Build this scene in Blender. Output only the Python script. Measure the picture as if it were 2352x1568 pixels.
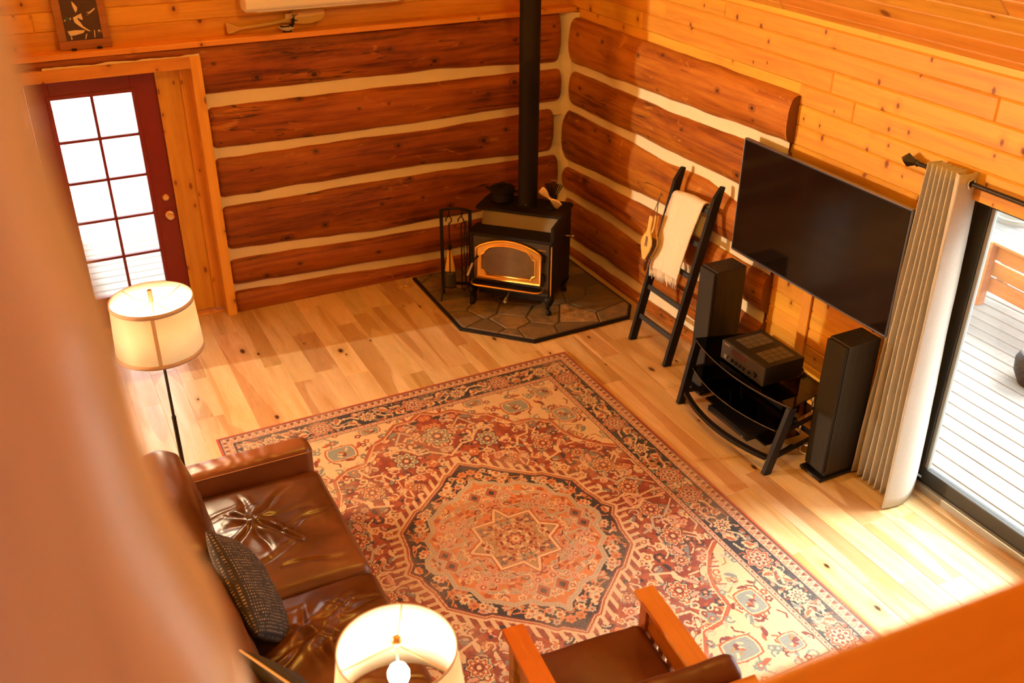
import bpy, bmesh, math, random
import numpy as np
from mathutils import Vector, Matrix, noise
for _o in list(bpy.data.objects):
    bpy.data.objects.remove(_o, do_unlink=True)
SC = bpy.context.scene
COL = SC.collection
# ------------------------------------------------------------------ camera
CAM_H = 3.9
yaw, pitch, roll = 0.47338, 0.50909, 0.007305
fwd = Vector((math.sin(yaw)*math.cos(pitch), math.cos(yaw)*math.cos(pitch), -math.sin(pitch)))
rgt = Vector((math.cos(yaw), -math.sin(yaw), 0)); upv = rgt.cross(fwd)
r2 = math.cos(roll)*rgt + math.sin(roll)*upv; u2 = -math.sin(roll)*rgt + math.cos(roll)*upv
cd = bpy.data.cameras.new('camera'); cam = bpy.data.objects.new('camera', cd); COL.objects.link(cam)
M = Matrix.Identity(4)
for i in range(3):
    M[i][0] = r2[i]; M[i][1] = u2[i]; M[i][2] = -fwd[i]
M[0][3], M[1][3], M[2][3] = 0, 0, CAM_H
cam.matrix_world = M
cd.sensor_width = 36; cd.lens = 36*2245.0/2352; cd.clip_start = 0.02; cd.clip_end = 200
cd.dof.use_dof = True; cd.dof.focus_distance = 5.8; cd.dof.aperture_fstop = 1.9
SC.camera = cam
# ------------------------------------------------------------------ daylight, room light, exposure
WARM = (1.0, 0.60, 0.085)
w = bpy.data.worlds.new('sky'); SC.world = w; w.use_nodes = True
bg = w.node_tree.nodes['Background']; bg.inputs[0].default_value = (0.90, 0.96, 1.0, 1); bg.inputs[1].default_value = 5.5
def light(name, typ, loc, col, power, size=0.1, rot=None, size_y=None):
    d = bpy.data.lights.new(name, typ); d.energy = power; d.color = col
    if typ == 'AREA':
        d.size = size
        if size_y: d.shape = 'RECTANGLE'; d.size_y = size_y
    else: d.shadow_soft_size = size
    o = bpy.data.objects.new(name, d); COL.objects.link(o); o.location = loc
    if rot: o.rotation_euler = rot
    return o
light('pendant_light', 'POINT', (2.4, 3.2, 4.5), WARM, 142, 0.22)
light('post_fill', 'POINT', (0.75, -0.75, 3.15), (1.0, 0.88, 0.76), 7.0, 0.10)  # added fill light behind the camera, brightens the log post
sun = light('hazy_sun', 'SUN', (8, 2, 6), (1.0, 0.97, 0.92), 12.5); sun.data.angle = math.radians(38)
sun.rotation_euler = Vector((-.76, .10, -.64)).to_track_quat('-Z', 'Y').to_euler()
light('kitchen_light', 'POINT', (-6.3, 7.45, 2.2), (1.0, 0.90, 0.66), 2050, 0.03)
SC.view_settings.view_transform = 'Standard'; SC.view_settings.look = 'None'
SC.view_settings.gamma = 1.0; SC.view_settings.exposure = 0.32; SC.view_settings.use_curve_mapping = False
# portal for the sliding door
pl = light('slider_portal', 'AREA', (4.80, 2.45, 1.0), (1, 1, 1), 1, 1.95, (0, math.radians(90), 0), 1.95)
pl.data.cycles.is_portal = True
# ------------------------------------------------------------------ node / material helpers
class NT:
    def __init__(s, name):
        s.m = bpy.data.materials.new(name); s.m.use_nodes = True
        s.t = s.m.node_tree; s.t.nodes.clear()
        s.out = s.t.nodes.new('ShaderNodeOutputMaterial')
    def n(s, typ, ins=None, **kw):
        nd = s.t.nodes.new('ShaderNode'+typ)
        for k, v in kw.items(): setattr(nd, k, v)
        for k, v in (ins or {}).items():
            sk = nd.inputs[k]
            if hasattr(v, 'is_output') or isinstance(v, bpy.types.NodeSocket): s.t.links.new(v, sk)
            else: sk.default_value = v
        return nd
    def math(s, op, a, b=0.0, c=0.0, clamp=False):
        nd = s.t.nodes.new('ShaderNodeMath'); nd.operation = op; nd.use_clamp = clamp
        for i, v in enumerate((a, b, c)):
            if isinstance(v, bpy.types.NodeSocket): s.t.links.new(v, nd.inputs[i])
            else: nd.inputs[i].default_value = v
        return nd.outputs[0]
    def mapr(s, v, a, b, c=0.0, d=1.0, smooth=True):
        nd = s.n('MapRange', {0: v, 1: a, 2: b, 3: c, 4: d}); nd.clamp = True
        if smooth: nd.interpolation_type = 'SMOOTHSTEP'
        return nd.outputs[0]
    def mix(s, f, a, b, blend='MIX'):
        nd = s.t.nodes.new('ShaderNodeMix'); nd.data_type = 'RGBA'; nd.blend_type = blend
        for i, v in ((0, f), (6, a), (7, b)):
            if isinstance(v, bpy.types.NodeSocket): s.t.links.new(v, nd.inputs[i])
            else: nd.inputs[i].default_value = v if i == 0 else (*v[:3], 1)
        return nd.outputs[2]
    def ramp(s, f, stops):
        nd = s.t.nodes.new('ShaderNodeValToRGB'); cr = nd.color_ramp
        while len(cr.elements) < len(stops): cr.elements.new(0.5)
        for e, (p, c) in zip(cr.elements, stops): e.position = p; e.color = (*c[:3], 1)
        s.t.links.new(f, nd.inputs[0]); return nd.outputs[0]
    def coords(s, scale, rand=True, kind='Object'):
        tc = s.n('TexCoord').outputs[kind]
        if rand:
            r = s.n('ObjectInfo').outputs['Random']
            k = s.n('VectorMath', {0: r, 1: (41.0, 83.0, 59.0)}, operation='MULTIPLY').outputs[0]
            tc = s.n('VectorMath', {0: tc, 1: k}, operation='ADD').outputs[0]
        return s.n('VectorMath', {0: tc, 1: scale}, operation='MULTIPLY').outputs[0]
    def noise(s, vec, scale=1.0, detail=5.0, rough=0.55, dist=0.0):
        return s.n('TexNoise', {'Vector': vec, 'Scale': scale, 'Detail': detail, 'Roughness': rough, 'Distortion': dist}).outputs[0]
    def bump(s, h, strength=0.3, dist=0.01):
        return s.n('Bump', {'Height': h, 'Strength': strength, 'Distance': dist}).outputs[0]
    def bsdf(s, **kw):
        nd = s.n('BsdfPrincipled'); al = {'col': 'Base Color', 'rough': 'Roughness', 'metal': 'Metallic', 'spec': 'Specular IOR Level', 'coat': 'Coat Weight', 'coatr': 'Coat Roughness', 'nrm': 'Normal', 'sheen': 'Sheen Weight', 'emit': 'Emission Color', 'es': 'Emission Strength'}
        for k, v in kw.items():
            sk = nd.inputs[al[k]]
            if isinstance(v, bpy.types.NodeSocket): s.t.links.new(v, sk)
            else: sk.default_value = (*v[:3], 1) if isinstance(v, tuple) else v
        s.t.links.new(nd.outputs[0], s.out.inputs[0]); return nd
def ax3(axis, along, across):
    v = [across]*3; v[axis] = along; return tuple(v)
def voro(t, scale, nax):
    c = t.coords(scale)
    if nax is None: return t.n('TexVoronoi', {'Vector': c, 'Scale': 1.0})
    s = t.n('SeparateXYZ', {0: c}); a = [k for k in range(3) if k != nax]
    c2 = t.n('CombineXYZ', {0: s.outputs[a[0]], 1: s.outputs[a[1]]}).outputs[0]
    return t.n('TexVoronoi', {'Vector': c2, 'Scale': 1.0}, voronoi_dimensions='2D')
def wood(name, axis, dark, mid, light_, rough=0.38, nax=None, knots=0.5, kscale=(1.6, 5.0), kcol=(0.10, 0.025, 0.006), var=0.25, grain=20, two=0.0, coat=0.0):
    t = NT(name)
    g = t.noise(t.coords(ax3(axis, 1.3, grain)), 1, 6, .62, .5)
    b = t.noise(t.coords(ax3(axis, .45, 3.2)), 1, 3, .5, .8)
    f = t.math('ADD', t.math('MULTIPLY', g, .62), t.math('MULTIPLY', b, .38))
    c = t.ramp(f, [(.30, dark), (.47, mid), (.68, light_)])
    if two > 0:   # heartwood streaks with clear edges
        hb = t.noise(t.coords(ax3(axis, .38, 4.2)), 1, 1.5, .4, .35)
        hf = t.mapr(hb, .555, .575)
        c = t.mix(t.math('MULTIPLY', hf, two), c, tuple(x*y for x, y in zip(dark, (.92, .86, .75))))
    r = t.n('ObjectInfo').outputs['Random']
    hsv = t.n('HueSaturation', {'Color': c, 'Value': t.mapr(r, 0, 1, 1-var, 1+var*.7, False), 'Hue': t.mapr(t.math('FRACT', t.math('MULTIPLY', r, 7.3)), 0, 1, .488, .508, False)})
    c = hsv.outputs[0]
    if knots > 0:
        vo = voro(t, ax3(axis, kscale[0], kscale[1]), nax)
        sc_ = t.n('SeparateColor', {0: vo.outputs['Color']}); sel = t.math('GREATER_THAN', sc_.outputs[0], 1-knots)
        kdist = t.math('MULTIPLY', vo.outputs['Distance'], t.mapr(sc_.outputs[1], 0, 1, .55, 1.9, False))
        kdist = t.math('ADD', kdist, t.math('MULTIPLY', t.math('SUBTRACT', g, .5), .10))
        k = t.math('MULTIPLY', t.mapr(kdist, .04, .11, 1, 0), sel)
        halo = t.math('MULTIPLY', t.mapr(kdist, .08, .36, .5, 0), sel)
        c = t.mix(halo, c, dark); c = t.mix(k, c, kcol)
    bm = t.bump(g, .12, .004)
    t.bsdf(col=c, rough=t.mapr(g, .3, .7, rough+.08, rough-.06), nrm=bm, coat=coat, coatr=.12)
    return t.m
def logwood(name, axis, nax, dark, mid, light_, pale):
    t = NT(name)
    g = t.noise(t.coords(ax3(axis, .9, 17)), 1, 7, .65, .6)
    b = t.noise(t.coords(ax3(axis, .8, 2.6)), 1, 4, .6, .6)
    f = t.math('ADD', t.math('MULTIPLY', g, .55), t.math('MULTIPLY', b, .45))
    c = t.ramp(f, [(.37, dark), (.48, mid), (.60, light_)])
    p = t.noise(t.coords(ax3(axis, 2.4, 7)), 1, 4, .6, 1.6)
    c = t.mix(t.mapr(p, .62, .70, 0, .55), c, pale)
    ck = t.noise(t.coords(ax3(axis, .7, 15)), 1, 3, .5, .9)
    crack = t.mapr(t.math('ABSOLUTE', t.math('SUBTRACT', ck, .5)), .004, .014, 1, 0)
    cm = t.mapr(t.noise(t.coords(ax3(axis, 1.2, 3)), 1, 2), .5, .58)
    crack = t.math('MULTIPLY', crack, cm)
    c = t.mix(t.math('MULTIPLY', crack, .85), c, (.03, .010, .003))
    vo = voro(t, ax3(axis, 2.6, 3.6), nax)
    sel = t.math('GREATER_THAN', t.n('SeparateColor', {0: vo.outputs['Color']}).outputs[0], .42)
    kd = t.math('MULTIPLY', vo.outputs['Distance'], t.mapr(t.n('SeparateColor', {0: vo.outputs['Color']}).outputs[1], 0, 1, .5, 1.7, False))
    kd = t.math('ADD', kd, t.math('MULTIPLY', t.math('SUBTRACT', g, .5), .05))
    ring = t.math('MULTIPLY', t.math('SINE', t.math('MULTIPLY', kd, 90)), .5)
    k = t.math('MULTIPLY', t.mapr(kd, .05, .10, 1, 0), sel)
    c = t.mix(t.math('MULTIPLY', k, t.math('ADD', ring, .75, clamp=True)), c, (.055, .014, .004))
    r = t.n('ObjectInfo').outputs['Random']
    c = t.n('HueSaturation', {'Color': c, 'Value': t.mapr(r, 0, 1, .86, 1.12, False)}).outputs[0]
    h = t.math('SUBTRACT', g, t.math('MULTIPLY', crack, .8))
    t.bsdf(col=c, rough=t.mapr(g, .3, .7, .50, .38), nrm=t.bump(h, .45, .010), spec=.3)
    return t.m
def plain(name, col, rough=.5, metal=0.0, nscale=0, nstr=.1, var=0.0, coat=0.0, spec=.5):
    t = NT(name); c = col; nrm = None
    if var > 0:
        n1 = t.noise(t.coords((1, 1, 1)), max(nscale, 6), 4)
        c = t.mix(n1, tuple(x*(1-var) for x in col), tuple(min(1, x*(1+var)) for x in col))
    kw = dict(col=c, rough=rough, metal=metal, coat=coat, spec=spec)
    if nscale: kw['nrm'] = t.bump(t.noise(t.coords((1, 1, 1)), nscale, 4), nstr, .004)
    t.bsdf(**kw); return t.m
def glassy(name, tint, refl=.07, rough=.01):
    t = NT(name)
    a = t.n('BsdfTransparent', {'Color': (*tint, 1)}); b = t.n('BsdfGlossy', {'Roughness': rough})
    lw = t.n('LayerWeight', {0: .25})
    f = t.math('ADD', t.math('MULTIPLY', lw.outputs['Fresnel'], .55), refl, clamp=True)
    mx = t.n('MixShader', {0: f, 1: a.outputs[0], 2: b.outputs[0]}); t.t.links.new(mx.outputs[0], t.out.inputs[0]); return t.m
def emis(name, col, s):
    t = NT(name); e = t.n('Emission', {'Color': (*col, 1), 'Strength': s}); t.t.links.new(e.outputs[0], t.out.inputs[0]); return t.m
MT = {}
MT['tg_y'] = wood('pine_boards_y', 1, (.50, .215, .018), (.69, .345, .034), (.80, .44, .06), nax=0, knots=.5, kscale=(7.0, 4.4), var=.16, kcol=(.19, .05, .008))
MT['tg_x'] = wood('pine_boards_x', 0, (.46, .18, .018), (.63, .30, .034), (.76, .40, .06), nax=1, knots=.42, kscale=(6.2, 4.6), var=.16, kcol=(.16, .04, .007))
MT['pine_z'] = wood('pine_boards_z', 2, (.56, .25, .022), (.70, .35, .04), (.80, .44, .065), nax=1, knots=.4, kscale=(4, 8), var=.10, kcol=(.28, .09, .015))
MT['floor'] = wood('hickory_floor', 1, (.45, .27, .09), (.63, .46, .215), (.77, .625, .375), rough=.30, nax=2, knots=.22, kscale=(2.6, 5.0), var=.14, grain=14, two=.6, kcol=(.07, .025, .01), coat=.10)
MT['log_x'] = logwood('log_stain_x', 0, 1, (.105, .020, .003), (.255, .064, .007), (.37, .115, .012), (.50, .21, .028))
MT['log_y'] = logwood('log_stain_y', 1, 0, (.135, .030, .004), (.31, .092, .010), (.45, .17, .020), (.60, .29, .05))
MT['logend'] = plain('log_end_grain', (.17, .055, .015), .6, 0, 30, .3, .3)
MT['post'] = wood('peeled_post', 2, (.48, .41, .34), (.60, .53, .46), (.70, .64, .58), rough=.30, knots=.2, var=.05, coat=.25)
MT['rail'] = wood('loft_rail_wood', 0, (.46, .205, .010), (.54, .26, .015), (.60, .305, .022), rough=.45, knots=.15, var=.05)
MT['ceil'] = wood('ceiling_pine', 1, (.46, .18, .016), (.58, .26, .028), (.68, .34, .048), nax=2, knots=.4, kscale=(3.6, 6), var=.07, kcol=(.18, .05, .008))
def chink_mat():
    t = NT('chinking'); n1 = t.noise(t.coords((1, 1, 1), False), 5, 5)
    c = t.mix(n1, (.70, .61, .40), (.80, .725, .52))
    t.bsdf(col=c, rough=.85, nrm=t.bump(t.noise(t.coords((1, 1, 1), False), 60, 3), .15, .004)); return t.m
MT['chink'] = chink_mat()
MT['black'] = plain('black_paint', (.007, .006, .006), .45, 0, 60, .05, spec=.25)
MT['blackwood'] = plain('black_stained_wood', (.008, .007, .006), .55, 0, 40, .2, spec=.25)
MT['iron'] = plain('cast_iron', (.008, .006, .005), .6, .1, 90, .15, spec=.2)
MT['stoveblk'] = plain('stove_black', (.007, .005, .004), .6, .05, 120, .1, spec=.2)
MT['stovegrey'] = plain('stove_warm_grey', (.15, .125, .075), .55, .3, 120, .06)
MT['brass'] = plain('antique_brass', (.78, .50, .13), .33, 1.0, 25, .08, .12)
MT['brassb'] = plain('bright_brass', (.86, .64, .30), .34, .85)
MT['chrome'] = plain('brushed_steel', (.6, .6, .6), .3, 1.0)
MT['soot'] = glassy('sooty_glass', (.30, .20, .10), .10, .12)
MT['glass'] = glassy('window_glass', (.97, .98, .97), .03)
MT['smoke'] = glassy('smoked_glass', (.22, .18, .14), .04)
MT['screen'] = plain('tv_screen', (.006, .004, .003), .10, 0, spec=.35)
MT['bezel'] = plain('tv_bezel', (.25, .25, .30), .3, .9)
MT['white'] = plain('white_plastic', (.88, .87, .85), .35)
MT['cream'] = plain('cream_cord', (.72, .62, .45), .6)
MT['red'] = plain('red_door_paint', (.20, .011, .007), .38, 0, 30, .06, .1)
MT['alu'] = plain('bronze_aluminium', (.045, .046, .045), .42, .3)
MT['alul'] = plain('pale_aluminium', (.42, .44, .42), .4, .4)
MT['rodblk'] = plain('dark_bronze', (.022, .016, .012), .4, .5)
MT['picframe'] = wood('picture_frame_wood', 0, (.20, .075, .015), (.30, .12, .025), (.38, .17, .04), knots=0, var=.1)
MT['picpanel'] = plain('dark_walnut_panel', (.055, .022, .010), .4)
MT['ivory'] = plain('ivory_inlay', (.70, .60, .40), .45)
MT['green'] = plain('green_inlay', (.03, .09, .03), .4)
MT['chairwood'] = wood('cherry_chair_wood', 1, (.36, .115, .010), (.46, .165, .016), (.53, .215, .024), rough=.30, knots=0, var=.06, coat=.2)
MT['chairwoodx'] = wood('cherry_chair_wood_x', 0, (.36, .115, .010), (.46, .165, .016), (.53, .215, .024), rough=.30, knots=0, var=.06, coat=.2)
MT['paddle'] = wood('paddle_wood', 0, (.36, .19, .045), (.47, .26, .07), (.56, .33, .10), knots=0, var=.02)
MT['paddle2'] = wood('paddle_pale_wood', 0, (.62, .42, .16), (.72, .50, .22), (.80, .58, .28), knots=0, var=.02)
MT['belwood'] = wood('bellows_wood', 2, (.58, .32, .07), (.70, .42, .11), (.78, .50, .16), knots=0, var=.05, rough=.3)
MT['belleather'] = plain('bellows_leather', (.075, .022, .010), .4, 0, 50, .2)
MT['straw'] = wood('broom_straw', 2, (.40, .22, .03), (.62, .38, .07), (.75, .50, .12), knots=0, grain=90, rough=.7)
MT['deck'] = wood('weathered_deck', 1, (.13, .123, .112), (.175, .168, .155), (.22, .213, .20), rough=.7, knots=.25, var=.08, kcol=(.25, .22, .2))
MT['deckx'] = wood('weathered_deck_x', 0, (.13, .123, .112), (.175, .168, .155), (.22, .213, .20), rough=.7, knots=.25, var=.08, kcol=(.25, .22, .2))
MT['bench'] = wood('cedar_bench', 1, (.26, .12, .04), (.36, .18, .07), (.45, .25, .11), rough=.6, knots=.3, var=.08, kcol=(.15, .09, .06))
MT['galv'] = plain('galvanised_pot', (.40, .42, .40), .5, .5)
def leather(name, c0, c1, rough=.33, strength=.5, scale=7.0):
    t = NT(name)
    co = t.coords((1, 1, 1))
    big = t.noise(co, 2.3, 3, .5, .5)
    n1 = t.n('TexNoise', {'Vector': co, 'Scale': scale, 'Detail': 4, 'Roughness': .55, 'Distortion': 1.2}); n1.noise_type = 'RIDGED_MULTIFRACTAL'
    fine = t.n('TexVoronoi', {'Vector': co, 'Scale': 160}); 
    c = t.mix(t.mapr(big, .3, .7), c0, c1)
    h = t.math('ADD', t.math('MULTIPLY', n1.outputs[0], .55), t.math('MULTIPLY', fine.outputs['Distance'], .03))
    t.bsdf(col=c, rough=t.mapr(big, .3, .7, rough-.05, rough+.1), nrm=t.bump(h, strength, .012), coat=.15, coatr=.25); return t.m
MT['leather'] = leather('brown_leather', (.062, .020, .005), (.150, .054, .014), .34, .14)
MT['leatherarm'] = leather('brown_leather_arm', (.125, .034, .008), (.21, .070, .017), .32, .08)
MT['chairleather'] = leather('dark_brown_chair_leather', (.075, .018, .007), (.10, .026, .010), .36, .12, 4)
def tweed():
    t = NT('grey_tweed'); co = t.n('TexCoord').outputs['Object']
    v = t.n('VectorMath', {0: co, 1: (1, 1, 1)}, operation='MULTIPLY').outputs[0]
    s = t.n('SeparateXYZ', {0: v})
    a = t.math('SINE', t.math('MULTIPLY', s.outputs[1], 420)); b = t.math('SINE', t.math('MULTIPLY', s.outputs[2], 420))
    d = t.math('MULTIPLY', t.mapr(a, -.1, .5), t.mapr(b, -.1, .5))
    n1 = t.noise(co, 30, 3)
    d = t.math('MULTIPLY', d, t.mapr(n1, .35, .6))
    c = t.mix(d, (.030, .028, .030), (.36, .29, .21))
    t.bsdf(col=c, rough=.9, nrm=t.bump(d, .5, .004)); return t.m
MT['tweed'] = tweed()
MT['velvet'] = plain('charcoal_velvet', (.030, .032, .036), .8, 0, 12, .2, .25)
MT['piping'] = plain('gold_piping', (.62, .40, .14), .5)
def fabric(name, col, thr=220, st=.25, rough=.9):
    t = NT(name); co = t.n('TexCoord').outputs['Object']
    s = t.n('SeparateXYZ', {0: co})
    a = t.math('SINE', t.math('MULTIPLY', s.outputs[2], thr)); n1 = t.noise(co, 90, 3)
    c = t.mix(n1, tuple(x*.86 for x in col), tuple(min(1, x*1.08) for x in col))
    t.bsdf(col=c, rough=rough, nrm=t.bump(t.math('ADD', a, n1), st, .002)); return t.m
MT['throw'] = fabric('cream_knit', (.76, .68, .54), 500, .3)
MT['curtain'] = fabric('linen_curtain', (.52, .49, .42), 900, .15)
def shade_mat(name, col, tr=.5):
    t = NT(name); co = t.n('TexCoord').outputs['Object']; n1 = t.noise(co, 110, 3)
    c = t.mix(n1, tuple(x*.93 for x in col), col)
    a = t.n('BsdfDiffuse', {'Color': c}); b = t.n('BsdfTranslucent', {'Color': c})
    mx = t.n('MixShader', {0: tr, 1: a.outputs[0], 2: b.outputs[0]}); t.t.links.new(mx.outputs[0], t.out.inputs[0]); return t.m
MT['shade'] = shade_mat('linen_lamp_shade', (.93, .87, .74), .46)
MT['shadetrim'] = shade_mat('lamp_shade_trim', (.66, .52, .38), .15)
MT['bulb'] = emis('lit_bulb', (1.0, .78, .48), 560)
MT['bulb2'] = emis('lit_bulb_front', (1.0, .80, .52), 200)
def stone_mat():
    t = NT('hearth_stone'); r = t.n('ObjectInfo').outputs['Random']
    n1 = t.noise(t.coords((1, 1, 1)), 9, 6, .65)
    base = t.ramp(r, [(0, (.11, .080, .038)), (.4, (.19, .13, .055)), (.7, (.27, .17, .062)), (.85, (.33, .20, .075)), (1, (.50, .33, .13))])
    c = t.mix(t.mapr(n1, .3, .7), base, (.11, .085, .055)); 
    t.bsdf(col=c, rough=.55, nrm=t.bump(n1, .5, .02)); return t.m
MT['stone'] = stone_mat()
MT['grout'] = plain('hearth_grout', (.085, .068, .042), .8, 0, 50, .3, .2)
# ------------------------------------------------------------------ mesh helpers
class MB:
    def __init__(s): s.v = []; s.f = []
    def add(s, vs, fs, T=None):
        o = len(s.v)
        s.v += [tuple(T @ Vector(p)) if T is not None else tuple(p) for p in vs]
        s.f += [tuple(i+o for i in f) for f in fs]; return s
    def box(s, lo, hi, T=None):
        x0, y0, z0 = lo; x1, y1, z1 = hi
        return s.add([(x0,y0,z0),(x1,y0,z0),(x1,y1,z0),(x0,y1,z0),(x0,y0,z1),(x1,y0,z1),(x1,y1,z1),(x0,y1,z1)],
              [(0,3,2,1),(4,5,6,7),(0,1,5,4),(1,2,6,5),(2,3,7,6),(3,0,4,7)], T)
    def prism(s, poly, h0, h1, T=None):
        n = len(poly)
        vs = [(x, y, h0) for x, y in poly]+[(x, y, h1) for x, y in poly]
        fs = [tuple(reversed(range(n))), tuple(range(n, 2*n))]+[(i, (i+1) % n, n+(i+1) % n, n+i) for i in range(n)]
        return s.add(vs, fs, T)
    def bar(s, a, b, wd, dp, side=(0, 1, 0)):
        a = Vector(a); b = Vector(b); d = (b-a).normalized(); sd = Vector(side); sd = (sd-d*sd.dot(d)).normalized(); n = d.cross(sd)
        vs = []
        for p in (a, b):
            for i, j in ((-1, -1), (1, -1), (1, 1), (-1, 1)): vs.append(p+sd*wd/2*i+n*dp/2*j)
        return s.add(vs, [(0,1,2,3),(7,6,5,4),(0,4,5,1),(1,5,6,2),(2,6,7,3),(3,7,4,0)])
    def tube(s, path, r, n=10, caps=True):
        path = [Vector(p) for p in path]; m = len(path); rs = r if isinstance(r, (list, tuple)) else [r]*m
        ref = Vector((0, 0, 1)); vs = []; fs = []; pn = None
        for i, p in enumerate(path):
            d = (path[min(i+1, m-1)]-path[max(i-1, 0)]).normalized()
            if pn is None:
                q = ref if abs(d.z) < .9 else Vector((1, 0, 0)); pn = (q-d*q.dot(d)).normalized()
            else:
                pn = (pn-d*pn.dot(d)); pn = pn.normalized() if pn.length > 1e-6 else Vector((1, 0, 0))
            bn = d.cross(pn)
            for k in range(n):
                a = 2*math.pi*k/n; vs.append(p+(pn*math.cos(a)+bn*math.sin(a))*rs[i])
        for i in range(m-1):
            for k in range(n): fs.append((i*n+k, i*n+(k+1) % n, (i+1)*n+(k+1) % n, (i+1)*n+k))
        if caps: fs.append(tuple(reversed(range(n)))); fs.append(tuple(range((m-1)*n, m*n)))
        return s.add(vs, fs)
    def lathe(s, prof, n=32, c=(0, 0, 0), T=None, closed=False, cap=True):
        vs = []; fs = []; m = len(prof)
        for r, z in prof:
            for k in range(n):
                a = 2*math.pi*k/n; vs.append((c[0]+r*math.cos(a), c[1]+r*math.sin(a), c[2]+z))
        L = m if closed else m-1
        for i in range(L):
            for k in range(n): j = (i+1) % m; fs.append((i*n+k, i*n+(k+1) % n, j*n+(k+1) % n, j*n+k))
        if not closed and cap:
            if prof[0][0] > 1e-4: fs.append(tuple(reversed(range(n))))
            if prof[-1][0] > 1e-4: fs.append(tuple(range((m-1)*n, m*n)))
        return s.add(vs, fs, T)
    def grid(s, nu, nv, fn, T=None):
        vs = [fn(i/(nu-1), j/(nv-1)) for j in range(nv) for i in range(nu)]
        fs = [(j*nu+i, j*nu+i+1, (j+1)*nu+i+1, (j+1)*nu+i) for j in range(nv-1) for i in range(nu-1)]
        return s.add(vs, fs, T)
    def build(s, name, mat, parent=None, smooth=False, bevel=0, seg=2, solid=0, sub=0, loc=None):
        me = bpy.data.meshes.new(name); me.from_pydata(s.v, [], s.f); me.update()
        return link(name, me, mat, parent, smooth, bevel, seg, solid, sub, loc)
def link(name, me, mat, parent=None, smooth=False, bevel=0, seg=2, solid=0, sub=0, loc=None):
    if isinstance(mat, str): mat = MT[mat]
    if mat and not me.materials: me.materials.append(mat)
    bm = bmesh.new(); bm.from_mesh(me); bmesh.ops.recalc_face_normals(bm, faces=bm.faces); bm.to_mesh(me); bm.free()
    o = bpy.data.objects.new(name, me); COL.objects.link(o)
    if parent: o.parent = parent
    if loc: o.location = loc
    if smooth == True: me.polygons.foreach_set('use_smooth', [True]*len(me.polygons))
    elif smooth:
        me.polygons.foreach_set('use_smooth', [True]*len(me.polygons))
        ang = math.radians(smooth)
        bm = bmesh.new(); bm.from_mesh(me)
        for e in bm.edges:
            if len(e.link_faces) == 2 and e.calc_face_angle(0) > ang: e.smooth = False
        bm.to_mesh(me); bm.free()
    if solid: md = o.modifiers.new('t', 'SOLIDIFY'); md.thickness = solid; md.offset = 0
    if bevel: md = o.modifiers.new('b', 'BEVEL'); md.width = bevel; md.segments = seg; md.limit_method = 'ANGLE'; md.angle_limit = math.radians(40)
    if sub: md = o.modifiers.new('s', 'SUBSURF'); md.levels = sub; md.render_levels = sub
    return o
def thing(name, label, cat, loc=(0, 0, 0), rotz=0, group=None):
    o = bpy.data.objects.new(name, None); COL.objects.link(o); o.location = loc; o.rotation_euler = (0, 0, rotz)
    o.empty_display_size = .05
    return tag(o, label, cat, group)
def tag(o, label, cat, group=None):
    o['label'] = label; o['category'] = cat
    if group: o['group'] = group
    return o
def struct(o, label=None):
    o['kind'] = 'structure'
    if label: o['label'] = label; 
    return o
def sempty(name, label=None):
    o = bpy.data.objects.new(name, None); COL.objects.link(o); return struct(o, label)
def soft_box(size, r, n=14, fn=None, pw=1.0):
    """rounded box, centred, surface points pushed by fn(p, nrm)->p"""
    sx, sy, sz = (c/2 for c in size); vs = []; fs = []; idx = {}
    def vid(p):
        k = tuple(round(c, 5) for c in p)
        if k not in idx: idx[k] = len(vs); vs.append(p)
        return idx[k]
    nx, ny, nz = (max(2, int(n*c/max(size))) for c in size)
    def lin(k): return [-1+2*i/k for i in range(k+1)]
    for ax, (na, nb) in ((0, (ny, nz)), (1, (nx, nz)), (2, (nx, ny))):
        A, B = lin(na), lin(nb)
        for sg in (-1, 1):
            for i in range(na):
                for j in range(nb):
                    q = []
                    for a, b in ((A[i], B[j]), (A[i+1], B[j]), (A[i+1], B[j+1]), (A[i], B[j+1])):
                        c = [0, 0, 0]; o = [k for k in range(3) if k != ax]; c[ax] = sg; c[o[0]] = a; c[o[1]] = b; q.append(vid(tuple(c)))
                    if (sg > 0) == (ax != 1): fs.append(tuple(q))
                    else: fs.append(tuple(reversed(q)))
    out = []
    for p in vs:
        P = Vector((p[0]*sx, p[1]*sy, p[2]*sz))
        Q = Vector((max(-sx+r, min(sx-r, P.x)), max(-sy+r, min(sy-r, P.y)), max(-sz+r, min(sz-r, P.z))))
        d = P-Q; nrm = d.normalized() if d.length > 1e-9 else Vector((0, 0, 1))
        if d.length > 1e-9: P = Q+nrm*r
        if fn: P = fn(P, nrm, p)
        out.append(tuple(P))
    m = MB(); m.v = out; m.f = fs; return m
def fbm(p, o=4):
    return noise.fractal(Vector(p), 0.8, 2.1, o)
def wob(x, seed, amp=1.0, sc=1.0):
    return noise.noise(Vector((x*sc+seed*17.3, seed*5.1, 3.7)))*amp
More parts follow.
